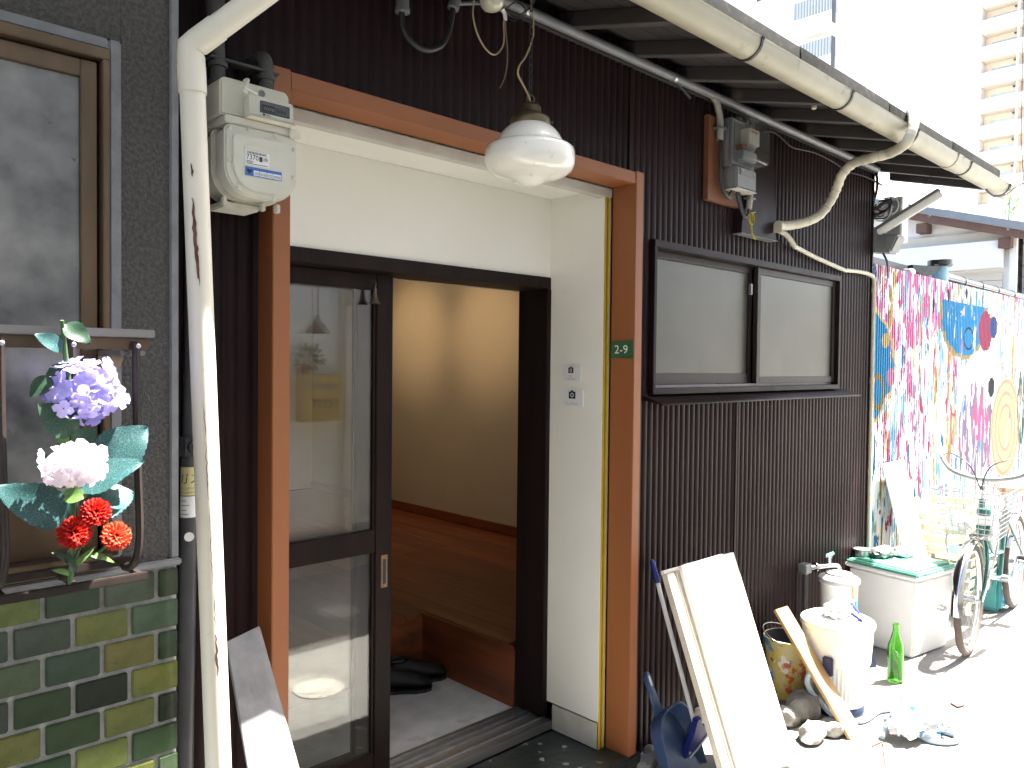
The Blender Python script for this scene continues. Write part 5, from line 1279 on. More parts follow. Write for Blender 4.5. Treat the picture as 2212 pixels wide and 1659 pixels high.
MB().tube(smooth(hp,6), .0115, 12).build('hose', m_hose, HS, smooth_=60)
# bag with blue print
pc = gr(*B3(1640,1215)); pc.z = .055
PB_ = blob(pc, (.17,.10,.052), 44, .3, 4, 1.5, .4, flatten=-.052).build('printed_bag', None or M('printed_white_bag', (.80,.80,.80), (.76,.77,.78), 12, rough=.35, dirt=(.05,.24,.50), dscale=16, dlo=.60, dhi=.615), None, smooth_=45, org=(pc.x,pc.y,0))
tag(PB_, 'crumpled white plastic bag with blue print lying by the hose', 'bag')
nc = gr(*B3(1375,885)); 
NV = new_empty('navy_scoop', nc, 'navy blue plastic scoop standing beside the green bottle', 'scoop')
mb = MB(); mb.add([nc+Vector((-.045,.03,.002)),nc+Vector((.03,-.02,.002)),nc+Vector((.02,.0,.12)),nc+Vector((-.02,.03,.09)),nc+Vector((-.03,.05,.002)),nc+Vector((.045,.0,.002)),nc+Vector((.03,.012,.12)),nc+Vector((-.012,.042,.09))], [(0,1,2,3),(4,7,6,5),(0,4,5,1),(1,5,6,2),(2,6,7,3),(3,7,4,0)]); mb.build('blade', m_navy, NV, bev=.002)
MB().tube(smooth([nc+Vector((.0,.015,.10)),nc+Vector((-.01,.02,.15)),nc+Vector((-.03,.03,.19))],4), .006, 8).build('handle', m_hose, NV, smooth_=60)
sc_ = gr(*B3(1845,1090))
SH = MB(); SH.prism([(-.03,-.012),(.012,-.030),(.034,.006),(-.004,.028)], sc_+Vector((0,0,.003)), (1,0,0), (0,1,0), .006)
tag(SH.build('slate_shard', m_fascia, None, bev=.001, org=sc_), 'brown slate shard lying alone on the sunlit street', 'shard')
TW = new_empty('dry_twig', gr(*B3(1440,1300)), 'thin dry twig on the sunlit street in the foreground', 'twig')
MB().tube(smooth([gr(*B3(1385,1310),.004),gr(*B3(1440,1290),.006),gr(*B3(1450,1350),.005),gr(*B3(1462,1440),.004)],5), .003, 6).build('twig', m_fascia, TW)

# cream crates and teal container further back
def crate(loc, wd, dp, ht, label, mat, name, rot=0):
    O = new_empty(name, loc, label, 'crate'); X = Matrix.Translation(loc) @ Matrix.Rotation(rot, 4, 'Z')
    mb = MB(); mb.box(-wd/2, wd/2, -dp/2, dp/2, .002, .012, X); mb.build('bottom', mat, O)
    nrow = 5; sl = ht/(nrow+.6)
    for i in range(nrow):
        z0 = .014+i*sl*1.08; z1 = z0+sl*.72
        for a in ((-wd/2,wd/2,-dp/2,-dp/2+.008),(-wd/2,wd/2,dp/2-.008,dp/2),(-wd/2,-wd/2+.008,-dp/2+.0085,dp/2-.0085),(wd/2-.008,wd/2,-dp/2+.0085,dp/2-.0085)):
            mb = MB(); mb.box(a[0],a[1],a[2],a[3],z0,z1,X); mb.build('slat', mat, O, bev=.001, seg=1)
    for sx in (-1,1):
        for sy in (-1,1):
            mb = MB(); mb.box(sx*(wd/2-.012)-.0115, sx*(wd/2-.012)+.0115, sy*(dp/2-.012)-.0115-.0105*-sy*0, sy*(dp/2-.012)+.0115, .0125, ht+.01, X); mb.build('corner_post', mat, O)
    return O
crate((5.45,-.17,0), .40, .30, .34, 'cream slatted plastic crate, lower of two behind the white container', m_creamcrate, 'plastic_crate')
crate((5.45,-.17,.353), .38, .29, .33, 'cream slatted plastic crate, upper of two behind the white container', m_creamcrate, 'plastic_crate', .06)
LB = new_empty('leaning_board', (5.0,-.02,0), 'white panel leaning on the painted fence behind the container', 'board')
mb = MB(); mb.hexa([(4.93,-.20,.003),(5.30,-.20,.003),(5.30,-.186,.003),(4.93,-.186,.003)], [(4.86,.005,.93),(5.18,.005,.93),(5.18,.019,.93),(4.86,.019,.93)]); mb.build('panel', m_whiteboard, LB, bev=.002)
TC = new_empty('teal_canister', (5.60,-.37,0), 'teal plastic canister on the ground beside the bicycle wheel', 'canister')
B('body', m_teal, TC, 5.50, 5.70, -.46, -.28, .003, .235, bev=.025)
MB().lathe([(.022,0),(.022,.03),(.018,.034)], 16, Matrix.Translation((5.56,-.40,.2345))).build('cap', m_stickerw, TC, smooth_=40)
MB().tube(smooth([(5.62,-.37,.232),(5.62,-.37,.27),(5.66,-.37,.285),(5.68,-.37,.235)],5), .010, 8).build('handle', m_teal, TC, smooth_=60)
B('label', m_printblue, TC, 5.53, 5.60, -.4635, -.4605, .07, .15)

# ------------------------------------------------------------------ bicycle
BKX = Vector((5.735,-.475,0)); fwd = Vector((-1.135,-.065,0)).normalized(); lft = Vector((-fwd.y,fwd.x,0))
BX = Matrix.Identity(4)
for i in range(3): BX[i][0], BX[i][1], BX[i][2], BX[i][3] = fwd[i], lft[i], (0,0,1)[i], BKX[i]
def bp(x, y, z): return BX @ Vector((x, y, z))
CY = new_empty('bicycle', BKX, 'dark green city bicycle with wire basket parked by the painted fence', 'bicycle')
WR_ = .29
def btube(name, pts, r, mat, par=CY, n=10, sm=0):
    pts = [bp(*p) for p in pts]
    if sm: pts = smooth(pts, sm)
    return MB().tube(pts, r, n).build(name, mat, par, smooth_=60)
def wheel(cx, name, st=0.0):
    Rm = Matrix.Rotation(st, 4, 'Z')
    def wp(a, r, y=0): return BX @ (Matrix.Translation((cx,0,WR_+.004)) @ Rm @ Vector((r*math.cos(a), y, r*math.sin(a))))
    ty = MB(); n = 48
    pts = [wp(2*math.pi*k/n, WR_-.016) for k in range(n+1)]; ty.tube(pts, .0185, 10, caps=False); t = ty.build('wheel', m_tyre, CY, smooth_=60)
    rm = MB(); rm.tube([wp(2*math.pi*k/n, WR_-.038) for k in range(n+1)], .009, 6, caps=False); rm.build('rim', m_chrome, t, smooth_=60)
    sp = MB()
    for k in range(28):
        a = 2*math.pi*k/28; b = a+(.5 if k % 2 else -.5); sp.tube([wp(b,.022,.03 if k % 4 < 2 else -.03), wp(a,WR_-.042)], .0011, 4, caps=False)
    sp.build('spokes', m_steel, t)
    hb = MB(); hb.tube([wp(0,0,-.055), wp(0,0,-.03), wp(0,0,-.028), wp(0,0,.028), wp(0,0,.03), wp(0,0,.055)], [.008,.008,.022,.022,.008,.008], 12); hb.build('hub', m_steel, t, smooth_=40)
    fe = MB(); vs = []; m_ = 26
    a0, a1 = (math.radians(-5), math.radians(125)) if cx > .5 else (math.radians(25), math.radians(195))
    for k in range(m_+1):
        a = a0+(a1-a0)*k/m_
        for y, dr in ((-.028,0),(-.018,.010),(0,.014),(.018,.010),(.028,0)): vs.append(wp(a, WR_+.008+dr, y))
    fe.add(vs, [(k*5+j, k*5+j+1, (k+1)*5+j+1, (k+1)*5+j) for k in range(m_) for j in range(4)]); fe.build('mudguard', m_chrome, CY, smooth_=60)
FXX = 1.137
wheel(0, 'rear'); wheel(FXX, 'front', .03)
hb_, ht_ = (.955,0,.60), (.905,0,.795)
btube('head_tube', [hb_, ht_], .019, m_bikegreen)
btube('down_tube', [(.945,0,.63),(.86,0,.50),(.70,0,.34),(.52,0,.285),(.43,0,.27)], .0165, m_bikegreen, sm=5)
btube('top_tube', [(.915,0,.75),(.80,0,.60),(.62,0,.46),(.40,0,.42)], .0145, m_bikegreen, sm=5)
btube('seat_tube', [(.44,0,.26),(.325,0,.66)], .0165, m_bikegreen)
btube('seat_post', [(.325,0,.66),(.300,0,.765)], .0125, m_chrome)
for s in (-1,1):
    btube('chain_stay', [(.43,s*.03,.27),(0,s*.062,WR_)], .009, m_bikegreen)
    btube('seat_stay', [(.345,s*.02,.60),(0,s*.062,WR_)], .0075, m_bikegreen)
    btube('fork_blade', [(.965,s*.03,.59),(1.01,s*.052,.50),(1.08,s*.055,.36),(FXX,s*.052,WR_)], .010, m_bikegreen, sm=4)
    btube('basket_stay', [(FXX,s*.060,WR_),(1.14,s*.11,.52),(1.12,s*.12,.62)], .0045, m_chrome, sm=3)
    btube('rack_stay', [(0,s*.065,WR_),(-.04,s*.06,.62)], .005, m_chrome)
    btube('handlebar', [(.885,0,.90),(.885,s*.07,.905),(.86,s*.17,.935),(.80,s*.235,1.00),(.70,s*.262,1.025),(.60,s*.270,1.02)], .0125, m_greybar, sm=6)
    btube('grip', [(.70,s*.262,1.025),(.58,s*.271,1.02)], .0165, m_greyplastic)
    btube('brake_lever', [(.79,s*.235,.99),(.76,s*.262,.975),(.66,s*.285,.972)], .005, m_steel, sm=4)
    btube('brake_cable', [(.80,s*.235,1.0),(.90,s*.16,1.03),(.98,s*.05,.98),(.95,0,.85)], .0032, m_black, n=6, sm=6)
btube('fork_crown', [(.96,-.045,.592),(.96,.045,.592)], .014, m_black)
btube('stem', [ht_,(.888,0,.862),(.885,0,.905)], .0125, m_chrome)
btube('lamp_bracket', [(1.06,-.05,.56),(1.10,-.075,.55)], .007, m_black)
MB().tube([bp(1.07,-.075,.55),bp(1.13,-.078,.545)], [.022,.030], 14).build('headlamp', m_chrome, CY, smooth_=40)
btube('kickstand', [(.0,-.09,.25),(-.05,-.17,.02),(-.05,-.17,.004)], .008, m_steel)
btube('kickstand', [(.0,.09,.25),(-.05,.17,.02),(-.05,.17,.004)], .008, m_steel)
btube('bottom_bracket', [(.43,-.05,.27),(.43,.05,.27)], .022, m_steel)
btube('crank', [(.43,-.062,.27),(.54,-.066,.15)], .009, m_chrome); btube('crank', [(.43,.062,.27),(.32,.066,.39)], .009, m_chrome)
mb = MB(); mb.box(.50,.58,-.155,-.075,.140,.160,BX); mb.build('pedal', m_black, CY, bev=.004)
mb = MB(); mb.box(.28,.36,.075,.155,.380,.400,BX); mb.build('pedal', m_black, CY, bev=.004)
cg = MB(); cg.prism([(-.05,.25),(-.05,.33),(.38,.37),(.50,.34),(.53,.27),(.50,.20),(.38,.17)], bp(0,-.060,0), fwd, (0,0,1), .012); cg.build('chain_guard', m_bikegreen, CY, bev=.004)
sd = MB(); vs = []; fs = []; n = 10
for x_, w_, z_ in ((.10,.02,.80),(.12,.085,.805),(.18,.100,.795),(.26,.070,.785),(.34,.030,.785),(.40,.018,.790),(.415,.006,.79)):
    for k in range(n):
        a = 2*math.pi*k/n; vs.append(bp(x_, math.cos(a)*w_, z_+math.sin(a)*.026*(1 if math.sin(a) > 0 else 1.3)))
for i in range(6):
    for k in range(n): fs.append((i*n+k, i*n+(k+1)%n, (i+1)*n+(k+1)%n, (i+1)*n+k))
fs += [tuple(range(n)), tuple(6*n+k for k in range(n))]
sd.add(vs, fs); sd.build('saddle', m_saddle, CY, smooth_=70)
rk = MB()
for s in (-.06,-.02,.02,.06): rk.tube([bp(.22,s,.625),bp(-.20,s,.635)], .0045, 6)
for x_ in (.2,.0,-.19): rk.tube([bp(x_,-.065,.625),bp(x_,.065,.625)], .0045, 6)
rk.build('rear_rack', m_chrome, CY, smooth_=60)
# wire basket
bs = MB(); zb, ztp = .625, .870
def bw_(t, u):     # u runs round the rectangle, t 0 bottom .. 1 top
    x0, x1, hw = .955-.01*t, 1.185+.065*t, .125+.045*t
    per = [(x0,-hw),(x1,-hw),(x1,hw),(x0,hw)]
    k = int(u) % 4; f = u-int(u); a, b = per[k], per[(k+1)%4]
    return bp(a[0]+(b[0]-a[0])*f, a[1]+(b[1]-a[1])*f, zb+(ztp-zb)*t)
for i in range(10):
    t = i/9; bs.tube([bw_(t, u/4) for u in range(17)], .0034 if i == 9 else .0019, 5, caps=False)
for k in range(36): u = 4*k/36; bs.tube([bw_(0,u), bw_(.5,u), bw_(1,u)], .0017, 5, caps=False)
for k in range(1,7):
    bs.tube([bw_(0, k/7), bw_(0, 3-k/7)], .0017, 5, caps=False)
for k in range(1,7): bs.tube([bw_(0, 1+k/7), bw_(0, 4-k/7+0.0)], .0017, 5, caps=False)
bs.build('wire_basket', m_greybar, CY, smooth_=60)
BTc = new_empty('dark_can', bp(1.06,.03,.63), 'dark green can standing in the bicycle basket', 'can')
MB().lathe([(0,0),(.034,0),(.036,.004),(.036,.125),(.030,.135),(0,.136)], 20, Matrix.Translation(bp(1.06,.04,.632))).build('can_body', m_bikegreen, BTc, smooth_=40)
MB().lathe([(.0362,.05),(.0362,.10)], 20, Matrix.Translation(bp(1.06,.04,.632)), cap=False).build('can_band', m_stickerw, BTc, smooth_=40)
bgc = bp(1.07,-.07,.685); tag(blob(bgc,(.07,.05,.055),51,.25,3,1.7,.3).build('basket_bag', m_bag, None, smooth_=45, org=bgc), 'crumpled white bag in the bicycle basket', 'bag')
# ------------------------------------------------------------------ painted corrugated fence
def mural_mat():
    m, N, L, P = nodes('painted_mural')
    def col_layer(c, colr, scale, lo, hi, stretch=(1,1,.10), off=(0,0,0), detail=4):
        return mixc(N, L, ramp(N, L, ntex(N, L, scale, detail, stretch, off=off, rough=.6), lo, hi), c, colr)
    WHT = (.62,.62,.64)
    c = mixc(N, L, ramp(N, L, ntex(N, L, 4, 4, (1,1,.3)), .42, .56), WHT, (.22,.34,.42))
    c = col_layer(c, (.27,.07,.17), 8, .53, .55, (1,1,.16), (1,0,4))
    c = col_layer(c, (.09,.24,.34), 7, .55, .57, (1,1,.18), (5,0,1))
    c = col_layer(c, (.27,.16,.006), 8, .60, .615, (1,1,.05), (2,0,8))
    c = col_layer(c, (.24,.22,.10), 9, .58, .60, (1,1,.07), (7,0,3))
    c = col_layer(c, WHT, 26, .545, .56, (1,1,.10), (8,0,2))
    c = col_layer(c, (.27,.02,.07), 15, .60, .61, (1,1,.30), (3,0,9))
    c = col_layer(c, (.01,.11,.24), 12, .61, .62, (1,1,.22), (9,0,5))
    c = col_layer(c, (.03,.13,.06), 12, .655, .665, (1,1,.07), (4,0,6))
    c = col_layer(c, (.15,.08,.05), 22, .65, .665, (1,1,.08), (4,3,6))
    c = col_layer(c, (.018,.018,.035), 32, .69, .70, (1,1,.14), (6,0,7))
    c = col_layer(c, WHT, 34, .575, .59, (1,1,.20), (2,0,2))
    tc = N.new('ShaderNodeTexCoord'); sx = N.new('ShaderNodeSeparateXYZ'); L.new(tc.outputs['Object'], sx.inputs[0])
    wob = math_(N, L, 'MULTIPLY', math_(N, L, 'SUBTRACT', ntex(N, L, 9, 4), .5), .35)
    def ell(cx, cz, rx, rz_, w=1.0):
        a = math_(N, L, 'DIVIDE', math_(N, L, 'SUBTRACT', sx.outputs[0], cx), rx); b = math_(N, L, 'DIVIDE', math_(N, L, 'SUBTRACT', sx.outputs[2], cz), rz_)
        d = math_(N, L, 'SQRT', math_(N, L, 'ADD', math_(N, L, 'MULTIPLY', a, a), math_(N, L, 'MULTIPLY', b, b)))
        return math_(N, L, 'ADD', d, math_(N, L, 'MULTIPLY', wob, w))
    def shape(c, e, colr, lim=1.0, stretchmask=None):
        k = math_(N, L, 'LESS_THAN', e, lim)
        if stretchmask: k = math_(N, L, 'MULTIPLY', k, stretchmask)
        return mixc(N, L, k, c, colr)
    wear = ramp(N, L, ntex(N, L, 26, 4, (1,1,.12), off=(1,2,3)), .66, .60)
    # pale pink upper left, pale blue upper right
    pinkm = math_(N, L, 'MULTIPLY', math_(N, L, 'LESS_THAN', ell(5.0,1.95,1.0,.35,1.5), 1.0), math_(N, L, 'GREATER_THAN', ntex(N, L, 28, 3, (1,1,.12), off=(5,5,1)), .50))
    c = mixc(N, L, pinkm, c, (.30,.07,.17))
    e = ell(4.55, 1.52, .52, .36); c = shape(c, e, (.32,.24,.12), 1.05, wear); c = shape(c, e, (.0,.11,.24), .97, wear)
    for (cx, cz, rx, rz_, cc) in ((4.70,1.66,.06,.045,(.24,.18,.08)),(4.93,1.67,.06,.045,(.24,.18,.08)),(4.66,1.42,.06,.055,(.24,.10,.18)),(5.02,1.45,.06,.055,(.24,.10,.18)),(4.83,1.36,.10,.11,(.13,.09,.02)),(4.83,1.36,.06,.08,(.0,.11,.24))):
        c = shape(c, ell(cx, cz, rx, rz_, .5), cc)
    e = ell(6.42, 1.90, .50, .30); top = math_(N, L, 'LESS_THAN', sx.outputs[2], 1.985)
    c = shape(c, e, (.18,.14,.05), 1.08, math_(N, L, 'MULTIPLY', top, wear)); c = shape(c, e, (.0,.11,.24), .98, math_(N, L, 'MULTIPLY', top, wear))
    dots = math_(N, L, 'GREATER_THAN', ntex(N, L, 16, 2, (1,1,.8), off=(3,3,3)), .62)
    c = shape(c, ell(6.42,1.93,.34,.09,.3), (.34,.22,.30), 1.0, dots)
    r_ = ell(6.52,1.73,.12,.085,.2); c = mixc(N, L, math_(N, L, 'MULTIPLY', math_(N, L, 'LESS_THAN', r_, 1.0), math_(N, L, 'GREATER_THAN', r_, .82)), c, (.004,.010,.03))
    c = shape(c, ell(6.93,1.80,.17,.16,.2), (.15,.015,.045)); c = shape(c, ell(7.14,1.84,.10,.09,.4), (.010,.03,.11))
    for (cx, cz) in ((6.05,2.02),(6.45,2.06),(6.85,2.06),(5.75,1.93)): c = shape(c, ell(cx, cz, .022, .05, .1), (.010,.010,.02))
    c = shape(c, ell(6.90,1.42,.50,.22,.9), (.76,.76,.78))
    # dark busy patch and tall cream oval on the right
    busy = math_(N, L, 'GREATER_THAN', ntex(N, L, 30, 3, (1,1,.10), off=(2,5,1)), .47)
    c = shape(c, ell(6.75,1.05,.42,.36,.9), (.13,.09,.14), 1.0, busy)
    c = shape(c, ell(6.85,1.12,.20,.18,1.2), (.26,.06,.14), 1.0, busy); c = shape(c, ell(7.12,1.36,.09,.08,.5), (.008,.010,.014))
    e = ell(7.55,1.02,.42,.42,.2); c = shape(c, e, (.34,.29,.15), 1.0, wear)
    for k in (.48,.72,.95): c = mixc(N, L, math_(N, L, 'MULTIPLY', math_(N, L, 'LESS_THAN', e, k), math_(N, L, 'GREATER_THAN', e, k-.07)), c, (.32,.17,.13))
    c = shape(c, ell(8.05,1.2,.16,.35,.9), (.010,.055,.025), 1.0, busy)
    L.new(c, P.inputs['Base Color']); P.inputs['Roughness'].default_value = .6; P.inputs['Specular IOR Level'].default_value = .2
    return m
FE = new_empty('painted_fence', (0,.05,0), 'tall corrugated fence covered in a bright dripping mural beyond the house', 'fence')
mm = mural_mat()
x = 4.585
while x < 12.0:
    x2 = x+.84; csheet(x, x2+.02, .02, 2.115, .05-(.002 if int(x*2) % 2 else 0), 'fence_sheet', mm, FE, pitch=.034, amp=.0095, seg=6); x = x2
for z in (.35,1.1,1.9): B('fence_rail', m_soffit, FE, 4.60, 12.0, .056, .095, z, z+.045)
for x in (4.75,6.5,8.3,10.1,11.8): B('fence_post', m_soffit, FE, x-.03, x+.03, .0955, .155, 0, 2.08)

# low roof with black gutter behind the fence
BG = new_empty('black_gutter', (7.5,.22,2.1), 'glossy black gutter pipe running just above the painted fence', 'gutter')
MB().tube([(6.46,.22,2.195),(11.5,.22,2.165)], .046, 18).build('gutter_pipe', m_blackgloss, BG, smooth_=60)
for x in (6.9,7.35,7.8,8.3,8.9): MB().tube([(x-.012,.22,2.193-(x-6.46)*.006),(x+.012,.22,2.193-(x-6.46)*.006)], .050, 18).build('joint', m_blackgloss, BG, smooth_=60)
MB().prism([(.11*math.cos(math.pi+math.pi*k/12), .075*math.sin(math.pi+math.pi*k/12)) for k in range(13)], (6.02,.22,2.235), (1,-.5,0), (0,0,1), .05).build('end_cap', m_blackgloss, BG, bev=.004)
B('board', m_black, BG, 5.3, 6.4, .30, .36, 2.10, 2.245)
DPx = new_empty('blue_downpipe', (6.36,.22,2.0), 'light blue drain post with black cap behind the painted fence', 'pipe')
MB().tube([(6.36,.20,0.0),(6.36,.20,2.27)], .055, 14).build('pipe', m_lightblue, DPx, smooth_=60)
MB().lathe([(.075,0),(.085,.01),(.085,.045),(.070,.05)], 16, Matrix.Translation((6.36,.20,2.262))).build('cap', m_blackgloss, DPx, smooth_=40)
IN2 = new_empty('white_insulator', (5.55,.14,2.1), 'small white insulator on top of the painted fence', 'insulator')
B('block', m_whiteplastic, IN2, 5.50, 5.58, .10, .16, 2.08, 2.165, bev=.008)

# ------------------------------------------------------------------ white gabled house beyond the fence
WH = new_empty('white_gable_house', (9.0,2.0,0), 'white gabled house with grey roof edge and brown fascia beyond the fence', 'house')
gx = 9.0
mb = MB(); mb.prism([(.40,0),(5.0,0),(5.0,2.9),(2.7,3.60),(.40,2.90)], (gx+.06,0,0), (0,1,0), (0,0,1), .10); mb.build('gable_wall', m_farwhite, WH)
B('body', m_farwhite, WH, gx+.17, 14, .45, 4.9, 0, 2.88)
B('corner_board', m_farwhite, WH, gx+.01, gx+.0595, .345, .405, 0, 2.86)
B('side_trim', m_siding2, WH, gx+.055, gx+.165, .395, .3995, 0, 2.86)
for i in range(14):
    B('siding_board', m_siding2, WH, gx+.30, 14, .33-.004*(i%2), .36, 1.3+i*.115, 1.3+i*.115+.108)
def rake(y): return 3.71-.305*abs(y-2.7)-.11
for s in (1,-1):
    ya, yb = 2.7, 2.7-2.62*s
    for nm, d0, d1, mt, xo in (('barge_board',-.085,-.005,m_fascia,-.03),('roof_edge',.0,.075,m_greysheet,-.06)):
        mb = MB(); mb.hexa([(gx-.10+xo,ya,rake(ya)+d0),(gx-.06+xo,ya,rake(ya)+d0),(gx-.06+xo,yb,rake(yb)+d0),(gx-.10+xo,yb,rake(yb)+d0)], [(gx-.10+xo,ya,rake(ya)+d1),(gx-.06+xo,ya,rake(ya)+d1),(gx-.06+xo,yb,rake(yb)+d1),(gx-.10+xo,yb,rake(yb)+d1)]); mb.build(nm, mt, WH)
    mb = MB(); mb.hexa([(gx-.055,ya,rake(ya)-.01),(14,ya,rake(ya)-.01),(14,yb,rake(yb)-.01),(gx-.055,yb,rake(yb)-.01)], [(gx-.055,ya,rake(ya)+.07),(14,ya,rake(ya)+.07),(14,yb,rake(yb)+.07),(gx-.055,yb,rake(yb)+.07)]); mb.build('roof_slope', m_greysheet, WH)
for y in (.43, 1.20, 2.0): B('purlin_end', m_fascia, WH, gx-.09, gx+.059, y-.055, y+.055, rake(y)-.20, rake(y)-.10, bev=.004)
B('eaves_band', m_siding, WH, gx+.02, gx+.0595, .41, 4.9, 2.80, 2.90)
B('white_canopy', m_farwhite, WH, gx-.05, gx+.0590, .46, 4.9, 2.52, 2.795, bev=.004)
for i in range(6): B('siding_board', m_siding, WH, gx+.035+.004*(i%2), gx+.0590, .47, 4.9, 2.03+i*.075, 2.03+i*.075+.070)
PLt = new_empty('roof_weed', (10,.3,2.9), 'green weed growing at the roof edge of the gabled house', 'plant')
c = atx(2180,440,9.2)
for k in range(16):
    p = c+Vector((rnd.uniform(-.05,.05),rnd.uniform(-.05,.05),rnd.uniform(-.12,.10))); d = Vector((rnd.uniform(-1,1),rnd.uniform(-1,1),rnd.uniform(.1,1))).normalized()
    leaf_mb(p, p+d*.07, .03, (rnd.uniform(-1,1),-1,.4), .3, 3).build('leaf', m_leaflight, PLt)
MB().tube([c+Vector((0,0,-.22)),c+Vector((0,0,.08))], .006, 6).build('stem', m_stem, PLt)

# ------------------------------------------------------------------ apartment towers far behind
T1 = new_empty('apartment_tower', (58,24,0), 'pale apartment tower with grey mesh balconies rising over the eave', 'building')
B('wall', m_farwhite, T1, 53.6, 70, 20.0, 36, 0, 45)
for i in range(14):
    z = 1.0+i*2.95
    y0, y1 = 21.9, 24.6
    b_ = B('balcony', m_farwhite, T1, 52.4, 53.59, y0, y1, z, z+1.0)
    B('mesh_rail', m_fargrey, b_, 52.36, 52.395, y0+.05, y1-.05, z+1.02, z+2.15)
    B('end_post', m_fardark, b_, 52.40, 52.9, y0-.06, y0-.005, z+.2, z+2.2)
    for k in range(12): B('rail_bar', m_farwhite, b_, 52.34, 52.355, y0+.1+k*.21, y0+.13+k*.21, z+1.02, z+2.15)
    B('window', m_fardark, T1, 53.56, 53.595, 27.6, 28.1, z+.9, z+2.1)
for i in range(14):
    z = 1.0+i*2.95; b_ = B('corner_balcony', m_faredge, T1, 52.0, 53.59, 31.2, 34, z, z+.9); B('soffit', m_faredge, b_, 51.9, 53.58, 31.1, 34, z-.16, z-.005)
T2 = new_empty('apartment_tower', (105,30,0), 'tall apartment tower with stacked patterned balconies at the right edge', 'building')
B('wall', m_farwhite, T2, 100, 125, 26.25, 44, 0, 62)
B('wall', m_faredge, T2, 101.9, 125, 12, 26.24, 0, 62)
for i in range(20):
    z = 1.2+i*2.95
    b_ = B('balcony', m_farpanel, T2, 100.1, 100.25, 14, 26.2, z, z+1.15)
    B('slab', m_faredge, b_, 100.26, 101.89, 14, 26.2, z-.22, z-.02)
    B('top_rail', m_farwhite, b_, 100.05, 100.30, 14, 26.2, z+1.151, z+1.22)
    B('partition', m_farwhite, b_, 100.3, 101.88, 22.6, 22.75, z, z+2.7)
    B('window', m_farglass, T2, 101.86, 101.895, 23.0, 25.6, z+.1, z+2.1)
    w_ = B('window', m_farglass, T2, 99.96, 99.995, 27.2, 29.4, z+1.0, z+1.9); B('mullion', m_farwhite, w_, 99.94, 99.958, 28.25, 28.35, z+1.0, z+1.9)
    B('downlight', m_fardark, T2, 101.7, 101.85, 23.2, 23.4, z+2.45, z+2.6)
T3 = new_empty('apartment_block', (70,14,0), 'pale low apartment block with beige balcony edges behind the gabled house', 'building')
B('wall', m_farwhite, T3, 70, 85, 5, 17, 0, 15.5)
for i in range(5):
    z = 1+i*2.9; b_ = B('balcony', m_siding, T3, 68.9, 69.99, 8, 15, z, z+1.0); B('window', m_farglass, T3, 69.96, 69.995, 9, 11.5, z+1.0, z+2.1)
PW = new_empty('power_line', (40,14,20), 'thin dark wires hanging against the white sky', 'wire')
MB().tube(smooth([atx(1905,-60,42),atx(1904,40,42),atx(1906,110,42),atx(1903,190,42)],5), .022, 5).build('wire', m_black, PW)
MB().tube([atx(2211,0,20),atx(2206,300,20),atx(2214,440,20)], .008, 5).build('wire', m_black, PW)

# ------------------------------------------------------------------ house across the street (seen mirrored in the door glass)
OP = new_empty('opposite_house', (1.5,-2.36,0), 'white rendered house across the lane mirrored in the door glass', 'house')
oy = -2.36
B('wall', m_oppwall, OP, -5, 6.0, oy-.3, oy, 0, 4.2)
B('plinth', m_skirt, OP, -5, 6.0, oy+.0005, oy+.02, 0, .32)
B('eave', m_soffit, OP, -5.2, 6.2, oy-1.2, -1.94, 4.21, 4.30)
mb = MB(); mb.hexa([(-5.2,-1.90,4.305),(6.2,-1.90,4.305),(6.2,-5.0,5.2),(-5.2,-5.0,5.2)], [(-5.2,-1.90,4.37),(6.2,-1.90,4.37),(6.2,-5.0,5.28),(-5.2,-5.0,5.28)]); mb.build('roof', m_roof, OP)
MB().tube([(3.10,oy+.04,0),(3.10,oy+.04,4.2)], .032, 14).build('drainpipe', m_siding, OP, smooth_=60)
MB().tube([(3.10,oy+.04,1.60),(3.10,oy+.04,1.67)], .042, 14).build('pipe_socket', m_siding, OP, smooth_=60)
B('door', m_darkwood, OP, -.6, .25, oy+.001, oy+.03, 0, 1.95)
B('window', m_dusty, OP, -3.2, -1.6, oy+.001, oy+.02, .9, 1.9)
LBx = new_empty('letter_box', (2.85,oy,1.08), 'yellow letter box marked POST on the wall across the lane', 'letter box')
B('case', m_postyellow, LBx, 2.70, 3.02, oy+.001, oy+.12, 1.09, 1.42, bev=.01)
B('flap', m_tan, LBx, 2.73, 2.99, oy+.1205, oy+.125, 1.325, 1.355, bev=.001)
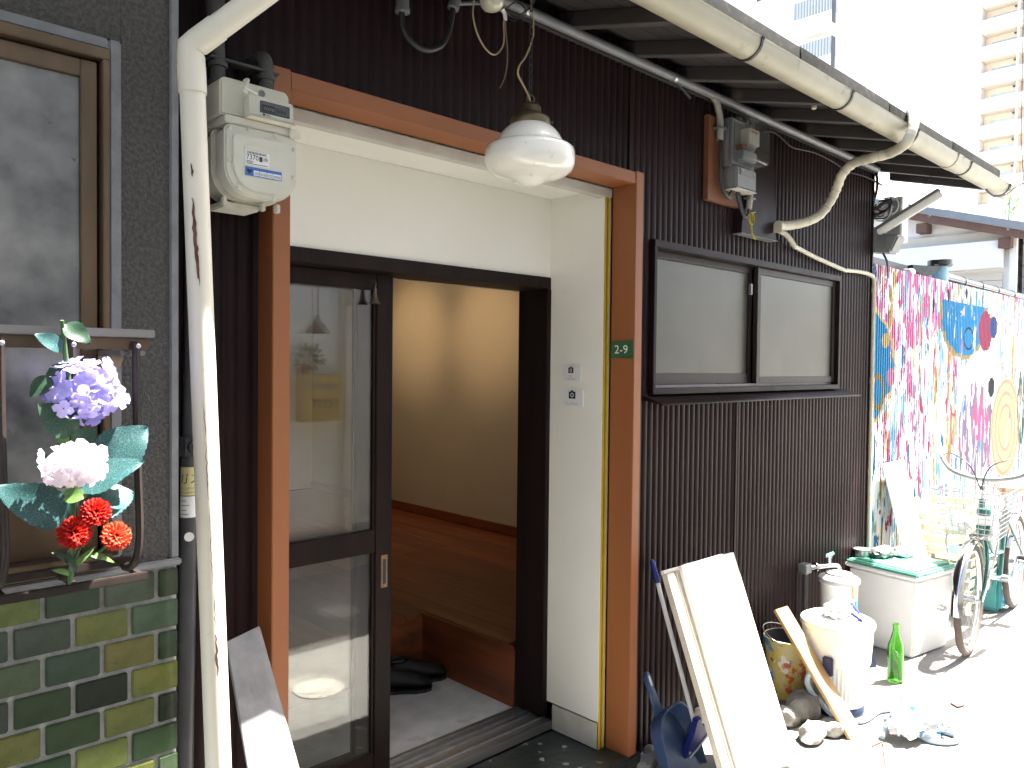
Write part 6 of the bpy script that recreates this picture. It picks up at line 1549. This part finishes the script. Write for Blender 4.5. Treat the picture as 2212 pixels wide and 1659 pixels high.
mb = MB(); add_text(mb, 'POST', .085, (2.965,oy+.1215,1.185), (-1,0,0), (0,0,1), .21); mb.build('lettering', m_ink, LBx)
PT = new_empty('potted_plant', (2.75,oy+.06,1.42), 'small bushy plant on top of the yellow letter box', 'plant')
for k in range(60):
    d = Vector((rnd.gauss(0,1),rnd.gauss(0,1)*.6,rnd.gauss(0,1)+.4)).normalized(); p = Vector((2.76,oy+.07,1.53))+d*rnd.uniform(.02,.09)
    leaf_mb(p, p+d*.05, .03, (rnd.uniform(-1,1),rnd.uniform(-1,1),.6), .3, 2).build('leaf', m_leafgreen, PT)
MB().lathe([(.04,0),(.055,.07),(.05,.07),(0,.06)], 16, Matrix.Translation((2.76,oy+.07,1.4205))).build('pot', m_boardwood, PT, smooth_=40)
PD = new_empty('bell_lamp', (2.77,oy+.18,1.70), 'small brown bell-shaped lamp on a chain across the lane', 'lamp')
MB().lathe([(.085,0),(.080,.012),(.045,.060),(.018,.095),(.012,.12),(0,.125)], 24, Matrix.Translation((2.77,oy+.18,1.70))).build('shade', m_fascia, PD, smooth_=50)
MB().tube([(2.77,oy+.18,1.82),(2.77,oy+.18,2.30)], .005, 6).build('chain', m_fascia, PD)
MB().tube([(2.77,oy+.001,2.30),(2.77,oy+.20,2.30)], .008, 6).build('arm', m_fascia, PD)
def manhole(cx, cy, r, label):
    O = new_empty('drain_cover', (cx,cy,0), label, 'drain cover', 'drain covers in the lane')
    MB().lathe([(0,.004),(r*.86,.005),(r*.88,.003),(r*.90,.006),(r,.006),(r*1.02,.001)], 32, Matrix.Translation((cx,cy,0))).build('cover', M('pale_cover', (.50,.49,.44), (.42,.41,.37), 20, rough=.7), O, smooth_=30)
    MB().lathe([(r*.55,0),(r*.58,.0012),(r*.61,0)], 32, Matrix.Translation((cx,cy,.0048)), cap=False).build('raised_ring', m_skirt, O)
manhole(1.86,-.59,.112,'pale round drain cover in the sunlit half of the lane')
manhole(2.53,-1.51,.125,'pale round drain cover in the shaded half of the lane')
